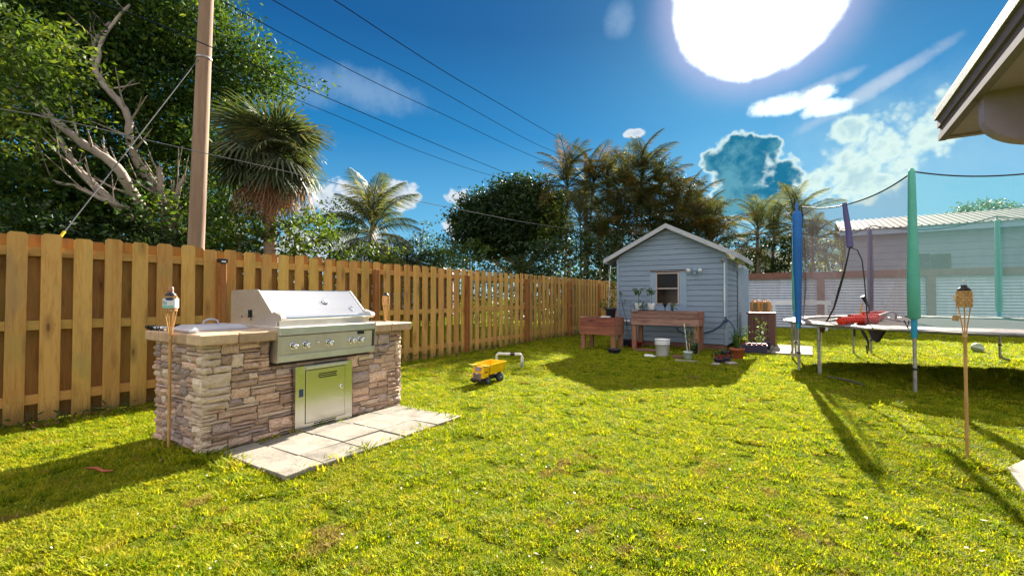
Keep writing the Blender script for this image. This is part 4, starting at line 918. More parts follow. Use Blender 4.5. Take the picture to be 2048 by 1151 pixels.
# terracotta with upright plant
def spiky(o,h):
    V=[];Fq=[]
    for i in range(46):
        a=U(0,6.28); l=U(.22,.46); le=U(.05,.24); w=.008; b0=len(V); d=Vector((math.cos(a),math.sin(a),0)); s_=Vector((-d.y,d.x,0)); p=Vector((U(-.05,.05),U(-.05,.05),h*.85))
        m_=p+d*le*.35+Vector((0,0,l*.6)); t=p+d*le+Vector((0,0,l)); V+=[p-s_*w*.6,p+s_*w*.6,m_+s_*w,m_-s_*w,t+s_*.001,t-s_*.001]; Fq+=[(b0,b0+1,b0+2,b0+3),(b0+3,b0+2,b0+4,b0+5)]
    np_obj('foliage',[tuple(v) for v in V],Fq,4,M_lpl,o)
    C=[(U(-.14,.14),U(-.1,.1),h+U(.02,.34)) for i in range(30)]; Vv,F2=leaves(C,4,(.03,.03,.04),.024,.3); np_obj('foliage',Vv,F2,4,M_lpl,o)
pot('potted_herb','terracotta pot with tall narrow-leaved herb by the shed corner',M_terra,G(1474,718),.135,.23,'potted plant',spiky)
pot('plant_pot','low dark blue pot beside the terracotta pot',M_potb,G(1455,716),.12,.15)
def blooms(o,h):
    C=[(U(-.07,.07),U(-.07,.07),h+U(.0,.05)) for i in range(12)]; V,Fq=leaves(C,5,(.02,.02,.015),.022,.6); np_obj('flowers',V,Fq,4,M_potr,o); V,Fq=leaves(C[:6],5,(.04,.04,.03),.022,.5); np_obj('foliage',V,Fq,4,M_lpl,o)
pot('flower_pot','small plum pot of red flowers leftmost in the grass before the shed corner',M_potp,G(1437,727),.075,.10,'potted plant',blooms,group='small plum flower pots')
pot('flower_pot','small plum pot of red flowers next to the low dark blue pot',M_potp,G(1452,725),.08,.11,'potted plant',blooms,group='small plum flower pots')
for i,(px,py,w,lb_) in enumerate(((1432,729,.16,'white flat stone left of the small plum flower pots'),(1462,727,.22,'white flat stone right of the small plum flower pots'))):
    c=G(px,py); o=thing('edging_stone',lb_,'stone',(c.x,c.y,0),U(0,1)); MB().lathe([(w*.5,0),(w*.52,.02),(w*.4,.035),(0,.035)],(0,0,0),9,sm=False).build('stone',M_conc,o)
o=thing('pot_plant','low pale weed clump behind the small plum flower pots','plant',G(1440,716)); stemplant(o,.14,8,3,.025,M_lpl,.10,bare=.3)
c=G(1510,707); o=thing('planter_trough','plum rectangular trough with red flowers beside the shed door','planter trough',(c.x-.02,c.y+.05,0),R(4))
bx('trough',M_potp,o,(0,0,.10),(.50,.20,.20),taper=1.08,bev=.01)
for i in range(5): MB().lathe([(.045,.1),(.05,.23),(.04,.23),(0,.22)],(-.20+i*.10,.0,.0),12).build('inner_pot',M_potr,o)
C=[(U(-.22,-.1),U(-.05,.05),U(.25,.55)) for i in range(10)]+[(U(.08,.24),U(-.05,.05),.25+.5*q) for q in np.linspace(0,1,16)]
MB().tube([(-.16,0,.2),(-.15,0,.56)],.005,5).tube([(.14,0,.2),(.17,0,.5),(.26,0,.72)],.006,5).build('stem',M_areca,o); V,Fq=leaves(C,7,(.045,.04,.04),.034,.4); np_obj('foliage',V,Fq,4,M_lpl,o)
pot('plant_pot','tall plum pot at the right end of the trough',M_potp,G(1535,703),.07,.24)
# trellis cage and low red pots left of the near planter
c=G(1245,702); o=thing('wire_trellis','thin green wire trellis standing against the left end of the shed front','trellis',(c.x,11.35,0)); t_=MB()
x0_,x1_=YP(1236,640,11.35).x-c.x,YP(1262,640,11.35).x-c.x
for i in range(4): t_.tube([(x0_+(x1_-x0_)*i/3,0,.1),(x0_+(x1_-x0_)*i/3,0,.75 if i<3 else 1.15)],.004,4)
for zz in (.25,.40,.55,.70,1.10): t_.tube([(x0_,0,zz),(x1_,0,zz)],.004,4)
t_.tube([(x0_*.3,0,.1),(x0_*.6,-.03,.8),(x0_*.9,0,1.38)],.006,5); t_.tube([(0,0,.1),(.12,-.03,.5),(-.1,0,1.1)],.005,5); t_.build('wires',M_lg,o)
V,Fq=leaves([(x0_*.9,0,1.38),(x0_*.9+.03,0,1.33),(x0_*.6,0,1.15),(x0_*.75,0,1.08)],5,(.03,.03,.02),.035,.5); np_obj('foliage',V,Fq,4,M_lpl,o)
pot('plant_pot','wide low red pot under the wire trellis by the white waste pipe',M_potr,(c.x-.02,11.28,0),.19,.16,taper=.85)
pot('plant_pot','low dark pot in front of the shed left corner',M_potb,G(1229,706),.14,.10,taper=.85)
pot('plant_pot','small dark pot standing in the wide red pots by the trellis',M_potb,(YP(1254,690,11.15).x,11.15,.06),.13,.15,taper=.85)
pot('plant_cup','small white cup under the wire trellis',M_white,(YP(1242,690,11.02).x,11.02,.10),.05,.09)
# brown deck box and jugs
BY=13.3; a_=YP(1495,630,BY); b_=YP(1548,630,BY); bt=YP(1520,625,BY).z
db=thing('deck_box','brown plastic storage box with vertical panels standing behind the shed corner','storage box',((a_.x+b_.x)/2,BY+.3,0)); hw_=(b_.x-a_.x)/2
for i in range(4): bx('panel',M_box,db,(-hw_+hw_/2*(i+.5),-.29,bt/2-.01),(hw_/2-.012,.03,bt-.04),bev=.004)
for i in range(3): bx('panel',M_box,db,(hw_,-.28+.2*(i+.5),bt/2-.01),(.03,.19,bt-.04),bev=.004)
bx('body',M_box,db,(0,0,bt/2-.02),(2*hw_-.03,.54,bt-.06)); bx('lid',M_box,db,(0,0,bt-.015),(2*hw_+.05,.64,.035),bev=.008)
for i,(px,lbl) in enumerate(((1511.5,'left orange plastic jug with dark label on the brown box'),(1531,'right orange plastic jug with dark label on the brown box'))):
    c=YP(px,620,BY+.12); o=thing('orange_jug',lbl,'jug',(c.x,BY+.14,bt+.003),0,'orange jugs on the deck box')
    MB().box((0,0,.15),(.25,.20,.28),bev=.035).build('jug',M_jug,o); bx('label',M_jugl,o,(0,-.102,.15),(.10,.004,.19)); MB().tube([(-.07,0,.28),(-.05,0,.335),(.02,0,.335),(.03,0,.28)],.013,6).build('handle',M_jug,o); MB().lathe([(.03,.28),(.03,.32),(0,.32)],(.075,0,0),12).build('cap',M_white,o)

# ------------------------------------------------------------ trampoline
TC=Vector((2.22,10.30,0)); TR=2.60; TZ=.84
tm=thing('trampoline','large round trampoline with net enclosure and green and blue foam poles','trampoline',TC)
def ring(r,z,n=48,a0=0,a1=2*math.pi): return [(r*math.cos(a0+(a1-a0)*i/n),r*math.sin(a0+(a1-a0)*i/n),z) for i in range(n+1)]
MB().tube(ring(TR,TZ-.03),.028,10,caps=False).build('frame',M_galvp,tm)
n=56; vs=[(TR*.90*math.cos(2*math.pi*i/n),TR*.90*math.sin(2*math.pi*i/n),TZ-.015) for i in range(n)]
MB().add(vs+[(x,y,z-.008) for x,y,z in vs],[tuple(range(n)),tuple(range(n,2*n))[::-1]]).build('jump_mat',M_matt,tm)
pd=MB(); vs=[];fs=[]; n=96
for i in range(n+1):
    a=2*math.pi*i/n; ro=TR+.045+U(-.02,.03); ri=TR*.90-.04+U(-.04,.03); vs+=[(ri*math.cos(a),ri*math.sin(a),TZ+.004+U(0,.008)),((ri+ro)/2*math.cos(a),(ri+ro)/2*math.sin(a),TZ+.018+U(-.006,.01)),(ro*math.cos(a),ro*math.sin(a),TZ-.01+U(-.02,.0))]
for i in range(n):
    if 26<i<30 or i in (61,): continue
    for j in range(2): fs.append((3*i+j,3*i+3+j,3*i+4+j,3*i+1+j))
pd.add(vs,fs,True).build('safety_pad',M_pad,tm)
spr=MB()
for i in range(72):
    a=2*math.pi*i/72; spr.tube([(TR*.90*math.cos(a),TR*.90*math.sin(a),TZ-.018),((TR-.02)*math.cos(a),(TR-.02)*math.sin(a),TZ-.02)],.008,4)
o=spr.build('springs',M_galvp,tm); o['kind']='stuff'
PA=[R(q) for q in (246,206,159,114.5,70,25,-20,-66)]
ptop=[2.93,2.80,2.62,2.84,2.86,2.85,2.85,2.93]
pn=[]
near=G(1807,785)-TC
for i,(a,h) in enumerate(zip(PA,ptop)):
    rr_=TR+.05; p=Vector((rr_*math.cos(a),rr_*math.sin(a),0)); pn.append((p,h))
    MB().tube([p+Vector((0,0,.02)),p+Vector((0,0,TZ-.06))],.021,10).build('leg',M_galvp,tm)
    p_in=Vector((TR*.99*math.cos(a+.16),TR*.99*math.sin(a+.16),0))
    if i not in (0,4): MB().tube([p_in+Vector((0,0,TZ-.04)),p_in+Vector((0,0,.02))],.020,8).build('leg',M_galvp,tm)
    if i==4: MB().tube([p+Vector((0,0,.10)),p+Vector((.05,-.02,.05)),p+Vector((.13,-.05,.03))],.02,8).build('foot_bend',M_galvp,tm)
    lean=Vector((0,0,0))
    MB().tube([p+Vector((0,0,.60)),p+Vector((0,0,h))],.014,8).build('net_pole',M_galvp,tm)
    sm={0:M_mint2,1:M_blue,3:M_purp,4:M_mint2}.get(i,M_mint2 if i%2==0 else M_blue)
    if i==2: sm=M_mint2
    zt=h-.0 if i==0 else h-.08
    pr=[(.030,TZ+.10),(.052,TZ+.16),(.055,TZ+.9),(.043,(zt+TZ)/2+.3),(.040,zt-.03),(.02,zt+.01),(0,zt+.012)]
    if i==0: pr=[(.034,TZ+.12),(.068,TZ+.14),(.070,TZ+.6),(.052,TZ+1.2),(.042,zt-.2),(.038,zt-.03),(.02,zt+.01),(0,zt+.012)]
    if i==1: pr=[(.045,TZ-.02),(.045,TZ+.10),(.058,TZ+.75),(.066,TZ+.80),(.070,TZ+1.3),(.070,zt-.06),(.05,zt-.02),(.02,zt+.0),(.02,zt+.13),(0,zt+.14)]
    sv=MB().lathe(pr,p,14).build('foam_sleeve',sm,tm)
    MB().lathe([(.030,TZ-.12),(.034,TZ-.10),(.034,TZ+.125)],p,12).build('sleeve_end',M_cyan,tm)
    MB().lathe([(.030,.30),(.030,.33)],p,8).build('clamp',M_black,tm)
# net
nm=bpy.data.materials.new('enclosure_net'); nm.use_nodes=True; nt=nm.node_tree; nt.nodes.clear(); k=N(nt)
out=k.n('ShaderNodeOutputMaterial'); t1=k.n('ShaderNodeBsdfTransparent'); d1=k.n('ShaderNodeBsdfDiffuse'); t2=k.n('ShaderNodeBsdfTranslucent'); m1=k.n('ShaderNodeMixShader'); m2=k.n('ShaderNodeMixShader')
oi_=k.n('ShaderNodeObjectInfo')
for b_ in (d1,t2): k.l.new(oi_.outputs['Color'],b_.inputs[0])
k.l.new(d1.outputs[0],m1.inputs[1]); k.l.new(t2.outputs[0],m1.inputs[2]); m1.inputs[0].default_value=.55
tcn=k.n('ShaderNodeTexCoord').outputs['UV']
lw=k.n('ShaderNodeLayerWeight'); lw.inputs[0].default_value=.35
k.put(m2.inputs[0],k.m('ADD',.21,k.m('MULTIPLY',lw.outputs['Facing'],.32))); k.l.new(t1.outputs[0],m2.inputs[1]); k.l.new(m1.outputs[0],m2.inputs[2]); k.l.new(m2.outputs[0],out.inputs[0])
def netpanel(i,colr,hole=None):
    (p,h),(q,g_)=pn[i],pn[(i+1)%8]; nu,nv=22,18; vs=[];fs=[]
    for a in range(nu+1):
        u=a/nu; top=h+(g_-h)*u-.32*4*u*(1-u)*.55-.02; bow=-.10*math.sin(math.pi*u)
        for b in range(nv+1):
            v=b/nv; z=TZ+.02+(top-TZ-.02)*v; P=p.lerp(q,u); d=Vector((P.x,P.y,0)).normalized()
            inset=.07+.10*math.sin(math.pi*v)*.5
            P=P-d*inset+ d*bow*.3+d*.012*math.sin(9*u+3*v); vs.append((P.x,P.y,z))
    for a in range(nu):
        for b in range(nv):
            if hole and hole((a+.5)/nu,(b+.5)/nv): continue
            k_=a*(nv+1)+b; fs.append((k_,k_+nv+1,k_+nv+2,k_+1))
    o=MB().add(vs,fs,True).build('net_panel',nm,tm); o.color=colr
    MB().tube([vs[a*(nv+1)+nv] for a in range(nu+1)],.010,5).build('top_rope',M_black,tm)
    return vs,nu,nv
GR=(.09,.08,.09,1); TE=(.055,.19,.185,1)
netpanel(0,GR,lambda u,v: .40<u<.70 and v<.60 and abs(u-.55)<.15*(1-(v/.6)**3)+.02)
for i in range(1,7): netpanel(i,GR)
netpanel(7,TE)
# doorway binding, hanging foam and straps
A_=TC+pn[0][0]*.965; B_=TC+pn[1][0]*.965
def vp(pts): return [VPL(x,y,A_,B_)-TC for x,y in pts]
MB().tube(vp([(1700,492),(1694,520),(1688,545),(1678,580),(1668,615),(1655,640),(1640,655)]),[.012,.012,.016,.02,.014,.012,.010],6).build('door_binding',M_black,tm)
MB().tube(vp([(1702,495),(1715,500),(1724,520),(1729,560),(1732,600),(1734,630),(1738,650)]),.008,6).build('door_binding',M_black,tm)
MB().tube(vp([(1689,406),(1692,430),(1697,460),(1700,494)]),[.030,.038,.042,.045],10).build('hanging_sleeve',M_purp,tm)
MB().tube(vp([(1808,640),(1815,655),(1818,640)]),.008,6).build('net_tie',M_black,tm)
MB().tube(vp([(1722,655),(1728,668),(1736,682),(1738,702)]),[.018,.022,.016,.008],6).build('strap',M_black,tm)
MB().tube(vp([(1709,652),(1709,672)]),.016,6).build('strap',M_black,tm); MB().tube(vp([(1733,690),(1735,707)]),.010,6).build('strap',M_black,tm)
MB().tube(vp([(1643,652),(1643,700),(1642,752)]),.006,5).build('hanging_rope',M_pvc,tm)
mb=MB(); mb.tube(vp([(1643,655),(1643,664)]),[.06,.03],8); mb.build('bundle',M_brownp,tm)
q=vp([(1733,655),(1772,655),(1760,672),(1752,684),(1744,678)]); q2=[x*.985 for x in q]
mb=MB().add(q+[Vector((a.x*.97,a.y*.97,a.z)) for a in q],[(0,1,2,3,4),(9,8,7,6,5),(0,5,6,1),(1,6,7,2),(2,7,8,3),(3,8,9,4),(4,9,5,0)]).build('net_bag',M_matt,tm)
# loose netting draped inside
vs=[];fs=[]
for j,(x,y) in enumerate([(1800,520),(1797,545),(1790,580),(1780,605),(1772,625),(1765,640)]):
    P=VPL(x,y,A_,B_)-TC; P=P*.93+Vector((0,0,P.z*.07)); 
    for i_ in range(5): vs.append((P.x+(i_-2)*.035*(1+j*.2),P.y+.04*(i_%2),P.z))
for j in range(5):
    for i_ in range(4): k_=j*5+i_; fs.append((k_,k_+1,k_+6,k_+5))
o=MB().add(vs,fs,True).build('draped_net',nm,tm); o.color=(.08,.07,.07,1)
# red toy with bent handles on the mat
c=G(1720,640,TZ); tt=thing('red_slatted_toy','red ribbed plastic slats with bent black tube handles lying on the trampoline mat','toy',(c.x,c.y,TZ+.0))
def tg2(x,y,z=TZ+.05): return G(x,y,z)-Vector((c.x,c.y,TZ))
for (xa,ya,xb,yb,w_) in ((1680,642,1752,640,.10),(1700,636,1762,634,.09),(1728,629,1768,627,.10)):
    p,q=tg2(xa,ya),tg2(xb,yb); mb=MB(); d=q-p; n_=int(d.length/.055)
    mb.tube([p,p+d*.04,q-d*.04,q],[.03,.055,.055,.03],8); sl=mb.build('slat',M_red,tt)
    rb=MB()
    for i_ in range(n_): rb.tube([p+d*((i_+.3)/n_),p+d*((i_+.7)/n_)],.066,8)
    rb.build('ribs',M_red,sl)
def d3(x,y,dep): return D(x,y,dep)-Vector((c.x,c.y,TZ))
dp=(c.x*-math.sin(YAW)+c.y*math.cos(YAW))
MB().tube([d3(1653,642,dp),d3(1680,637,dp)],.014,6).build('handle',M_black,tt)
MB().tube([d3(1725,592,dp),d3(1733,605,dp),d3(1740,616,dp),d3(1737,625,dp),d3(1724,643,dp)],[.030,.026,.018,.018,.018],8).build('handle',M_black,tt)
MB().tube([d3(1704,643,dp),d3(1745,635,dp),d3(1772,626,dp),d3(1785,623,dp),d3(1793,626,dp),d3(1791,641,dp)],.018,8).build('handle',M_galvp,tt)
MB().tube([d3(1725,604,dp),d3(1722,620,dp),d3(1714,645,dp)],[.012,.022,.012],6).build('yellow_slat',M_soffy,tt)
c=G(1955,704); bl=thing('ball','pale green ball lying on the grass beyond the trampoline','ball',(c.x,c.y,.10)); MB().lathe([(.115*math.sin(q),-.115*math.cos(q)) for q in np.linspace(0.001,math.pi-.001,12)],(0,0,0),18).build('ball',mat('ball_green',(.35,.42,.22),(.28,.34,.16),rough=.5),bl)
MB().lathe([(.1165,-.012),(.118,0),(.1165,.012)],(0,0,0),18,axis=rotto((.3,.2,1))).build('seam',M_white,bl)
o=MB().tube([G(x,y,.025) for x,y in ((1655,752),(1680,757),(1700,761),(1728,769))],.010,6).build('ground_cord',M_wirel); tag(o,'pale cord lying in the grass under the trampoline edge','cord')

# ------------------------------------------------------------ corrugated fence at the back
CY=21.6
cf=thing('metal_fence','corrugated metal fence with brown wooden posts and top board across the back of the yard','fence',(2,CY,0))
pxs=[YP(x,600,CY).x for x in (1642,1862)]; sp=pxs[1]-pxs[0]
pl=[pxs[0]+sp*i for i in range(-2,5)]
hz_=YP(1640,556,CY).z
for a_,b_ in zip(pl[:-1],pl[1:]):
    a_=max(a_,-4.3); vs=[];fs=[]; n=int(hz_/.0125)
    for j in range(n+1):
        z=.02+(hz_-.02)*j/n; dy=.016*math.sin(2*math.pi*z/.105)
        vs+=[(a_-2+.05,dy,z),(b_-2-.05,dy,z)]
    for j in range(n): fs.append((2*j,2*j+1,2*j+3,2*j+2))
    MB().add(vs,fs,True).build('metal_sheet',M_galv,cf)
for x in pl: bx('post',M_brownp,cf,(x-2,-.05,1.1),(.24,.10,2.2))
bx('top_board',M_brownp,cf,((pl[0]+pl[-1])/2-2,-.03,hz_+.125),(pl[-1]-pl[0],.16,.25))
o=thing('white_rail_frame','white horizontal rail on posts in front of the corrugated fence','rail',(0,20.3,0)); r0,r1=YP(1530,604,20.3),YP(1662,604,20.3)
bx('rail',M_white,o,((r0.x+r1.x)/2,0,r0.z),(r1.x-r0.x,.06,.14))
for px in (1652,1548): bx('post',M_white,o,(YP(px,604,20.3).x,.0,r0.z/2-.03),(.09,.07,r0.z-.08))

# ------------------------------------------------------------ neighbour's house behind the metal fence
HY=26.0
nh=thing('neighbour_house','pale grey clapboard house with ribbed metal roof behind the corrugated fence','house',(6,HY,0))
x0=YP(1692,480,HY).x; x1=16.0; e0=YP(1700,464,HY).z; 
bx('core',M_shut,nh,((x0+x1)/2-6,3.6,e0/2-.1),(x1-x0-.1,7.0,e0-.2))
z=.2; lap=.30
while z<e0-.25:
    z1=min(z+lap+.01,e0-.2)
    vs=[(x0-6,-.045,z+.02),(x1-6,-.045,z+.02),(x1-6,-.03,z1),(x0-6,-.03,z1),(x0-6,.09,z+.02),(x1-6,.09,z+.02),(x1-6,.09,z1),(x0-6,.09,z1)]
    MB().add(vs,[(0,1,2,3),(4,7,6,5),(0,4,5,1),(3,2,6,7),(0,3,7,4),(1,5,6,2)]).build('siding_board',M_nside,nh); z+=lap
bx('fascia',M_sidet,nh,((x0+x1)/2-6,-.45,e0-.10),(x1-x0+.5,.06,.26)); bx('soffit',M_nside,nh,((x0+x1)/2-6,-.22,e0-.16),(x1-x0+.3,.42,.03))
rs=.24; rl=3.4; rz0=e0+.03
vs=[(x0-.25-6,-.52,rz0),(x1-6,-.52,rz0),(x1-6,rl,rz0+rl*rs+.5*rs),(x0-.25-6,rl,rz0+rl*rs+.5*rs)]
vs+=[(a,b_,c-.05) for a,b_,c in vs]
MB().add(vs,[(0,1,2,3),(7,6,5,4),(0,4,5,1),(0,3,7,4)]).build('roof',M_nroof,nh)
vs=[(x0-.25-6,rl+.002,rz0+rl*rs+.5*rs),(x1-6,rl+.002,rz0+rl*rs+.5*rs),(x1-6,2*rl+.4,rz0),(x0-.25-6,2*rl+.4,rz0)]
MB().add(vs,[(0,1,2,3)]).build('roof',M_nroof,nh)
rib=MB().add([(-.03,-.53,0),(.03,-.53,0),(.03,rl,(rl+.53)*rs),(-.03,rl,(rl+.53)*rs),(-.03,-.53,.045),(.03,-.53,.045),(.03,rl,(rl+.53)*rs+.045),(-.03,rl,(rl+.53)*rs+.045)],[(0,3,2,1),(4,5,6,7),(0,1,5,4),(1,2,6,5),(2,3,7,6),(3,0,4,7)]).mesh('roof_rib',M_nroof)
x=x0-.2
while x<x1: inst('roof_rib',rib,nh,(x-6,0,rz0)); x+=.23
for px0,px1 in ((1821,1859),(1863,1901)):
    a_,b_=YP(px0,540,HY),YP(px1,507,HY); sh=bx('shutter',M_shut,nh,((a_.x+b_.x)/2-6,-.07,(a_.z+b_.z)/2),(b_.x-a_.x,.06,b_.z-a_.z))
    for q in range(9): bx('louvre',M_shut,sh,((a_.x+b_.x)/2-6,-.105,a_.z+(b_.z-a_.z)*(q+.5)/9),(b_.x-a_.x-.08,.02,.05),rot=Matrix.Rotation(R(25),3,'X'))

# ------------------------------------------------------------ eave of the near house, top right
EX,EYE_,EZb=.81,4.46,2.60
def onY(px,py,Y): return YP(px,py,Y)
tipT=G(1880,224,2.62); ex,ey,ezt=tipT.x,tipT.y,2.62
ezb=XP(1887,275,ex).z; tt_=XP(1882,240,ex).z
ev=thing('house_eave','pinkish grey roof eave with metal drip edge and soffit overhanging the lawn at top right','roof eave',(ex,ey,ezt)); yl=-9.0
def e3(x,y,z): return (x-ex,y-ey,z-ezt)
fh=ezt-ezb
# stepped fascia: drip edge, upper board, lower board, running toward the camera
def along(name,m,pr): return MB().prism(pr,ey,yl,lambda u,v,t:e3(u,t,v)).build(name,m,ev)
along('drip_edge',M_drip,[(ex-.035,ezt-.062),(ex-.008,ezt-.062),(ex-.008,ezt-.012),(ex+.03,ezt),(ex-.012,ezt+.012),(ex-.035,ezt-.004)])
along('fascia_board',M_fasc,[(ex-.018,ezt-.060),(ex-.018,ezt-fh*.56),(ex+.03,ezt-fh*.56),(ex+.03,ezt-.02)])
along('fascia_board',M_fasc,[(ex-.004,ezt-fh*.565),(ex-.004,ezt-fh*.80),(ex+.03,ezt-fh*.80),(ex+.03,ezt-fh*.565)])
along('trim_board',M_fasc,[(ex-.014,ezt-fh*.805),(ex-.014,ezt-fh),(ex+.03,ezt-fh),(ex+.03,ezt-fh*.805)])
MB().prism([(ex-.02,ezt),(9,ezt+1.9),(9,ezt+1.96),(ex-.02,ezt+.03)],ey,yl,lambda u,v,t:e3(u,t,v)).build('roof_deck',M_soff,ev)
MB().prism([(ex+.03,ezb+.004),(9,ezb+.004),(9,ezt+1.85),(ex+.03,ezt-.01)],ey,ey-.05,lambda u,v,t:e3(u,t,v)).build('end_board',M_soff,ev)
MB().prism([(ex+.032,ezb+.02),(9,ezb+.02),(9,ezb+.05),(ex+.032,ezb+.05)],ey-.05,yl,lambda u,v,t:e3(u,t,v)).build('soffit',M_soff,ev)
# curved gutter elbow / rounded beam end dropping under the soffit
by=G(1957,204,ezb).y; b0=YP(1957,200,by); b1=YP(1957,245,by); b2=YP(2045,293,by)
rr_=b1.z-b2.z; x0e=b1.x; zt_=ezb+.03
poly=[(x0e,zt_),(x0e,b1.z)]+[(x0e+rr_*1.5*(1-math.cos(q)),b1.z-rr_*math.sin(q)) for q in np.linspace(.15,math.pi/2,9)]+[(x0e+4,b2.z-.0),(x0e+4,zt_)]
MB().prism(poly,by,by-.10,lambda u,v,t:e3(u,t,v)).build('rounded_beam',M_soff,ev)
inn=[(x0e+.05,zt_),(x0e+.05,b1.z)]
MB().tube([e3(x0e+.045,by+.004,zt_-.01),e3(x0e+.045,by+.004,b1.z)]+[e3(x0e+.045+(rr_-.03)*1.5*(1-math.cos(q)),by+.004,b1.z-(rr_-.03)*math.sin(q)) for q in np.linspace(.2,math.pi/2,8)]+[e3(x0e+3,by+.004,b2.z+.03)],.008,6).build('bead',M_fasc,ev)
for i in range(16):
    yy=by-.16-.14*i; bx('soffit_plank',M_soffy,ev,Vector(e3(x0e+2.3,yy,zt_-.03)),(4.2,.132,.018))

# ------------------------------------------------------------ utility poles and wires
def seg(px0,py0,px1,py1,dep): return D(px0,py0,dep),D(px1,py1,dep)
P1=D(392,492,9.4); P1t=D(414,-30,9.4); base=Vector((P1.x+(P1.x-P1t.x)*.25,P1.y,0)); dirp=(P1t-P1)/(P1t.z-P1.z)
up_=thing('utility_pole','weathered wooden utility pole rising behind the board fence','utility pole',(P1-dirp*P1.z))
o0=P1-dirp*P1.z
MB().tube([dirp*z for z in (0,2,4,6,8,10.6)],[.155,.150,.142,.134,.126,.118],18).build('pole',M_pole,up_)
bx('crossarm',M_pole,up_,dirp*10.1,(2.4,.10,.12)); 
band=D(400,118,9.4)-o0; MB().lathe([(.142,-.02),(.146,-.02),(.146,.02),(.142,.02)],dirp*band.z,16).build('band',M_galvp,up_)
g0=D(402,112,9.35); g1=D(125,468,5.75); 
g1=XP(125,468,-8.9)
gw=thing('guy_wire','pale steel guy wire slanting from the utility pole down behind the board fence','guy wire',g1); dd=(g0-g1)
ext=g1-dd*(g1.z/dd.z)*1.0
MB().tube([ext-g1,Vector((0,0,0)),g0-g1],.008,6).build('wire',M_wirel,gw); MB().tube([Vector((0,0,0))-dd.normalized()*.9,dd.normalized()*.05],.018,8).build('yellow_guard',M_yel,gw)
P2b=D(1172,594,31); P2=Vector((P2b.x,P2b.y,0))
up2=thing('utility_pole','dark distant utility pole standing among the palms where the power lines end','utility pole',P2); h2=D(1172,305,31).z
MB().tube([(0,0,0),(0,0,h2)],[.19,.13],12).build('pole',mat('dark_pole',(.14,.10,.085),(.09,.065,.055),rough=.9),up2)
c_=D(1158,300,31)-P2; MB().box((0,0,h2-.5),(2.6,.12,.14),rot=Matrix.Rotation(YAW,3,'Z')).build('crossarm',M_barkd,up2)
for q in (-1.1,0,1.1): MB().lathe([(.05,0),(.07,.08),(.03,.16)],(q*math.cos(YAW),q*math.sin(YAW),h2-.43),8).build('insulator',M_white,up2)
def wire(pxs,d0,d1,label,r=.016,m=None,grp='overhead power lines'):
    # pixels along the cable; depth follows a straight run in plan between the two ends
    A=D(*pxs[0],d0); B=D(*pxs[-1],d1); P=[VPL(x,y,A,B) for x,y in pxs]
    # smooth resample with Catmull-Rom
    out=[]; n=len(P)
    for i in range(n-1):
        p0,p1,p2,p3=P[max(i-1,0)],P[i],P[i+1],P[min(i+2,n-1)]
        for t in np.linspace(0,1,6,endpoint=False): out.append(.5*((2*p1)+(p2-p0)*t+(2*p0-5*p1+4*p2-p3)*t*t+(3*p1-p0-3*p2+p3)*t**3))
    out.append(P[-1]); o0=out[0]; rs_=r
    o=MB().tube([p-o0 for p in out],rs_,5).build('power_line',m or M_wire,None,loc=o0); tag(o,label,'cable',grp)
wire([(300,-70),(440,0),(600,87),(760,170),(900,235),(1010,288),(1090,322),(1145,340)],9,31,'lowest of the three upper power lines crossing the sky left of the sun',.011)
wire([(400,-78),(545,0),(700,88),(850,165),(980,238),(1050,277),(1105,302),(1158,318)],9,31,'middle of the three upper power lines crossing the sky left of the sun',.011)
wire([(540,-75),(668,0),(790,80),(900,150),(1000,208),(1075,252),(1140,288),(1172,303)],9,31,'highest power line crossing the sky between the utility poles',.012)
wire([(180,0),(300,42),(412,90),(520,135),(612,177),(740,232),(860,283),(980,333),(1060,363),(1120,382),(1168,398)],7,31,'thin power line passing behind the palm tree below the upper three',.010)
wire([(412,130),(500,162),(590,198),(700,243),(820,295),(940,338),(1020,362),(1115,393),(1168,410)],9.5,31,'faint lowest dark cable between the two utility poles',.008)
wire([(-60,208),(0,218),(120,240),(280,277),(408,306),(560,340),(690,371),(830,401),(950,425),(1060,446),(1165,460)],6.5,17,'grey service cable drooping across the trees toward the shed',.008,M_wirel)

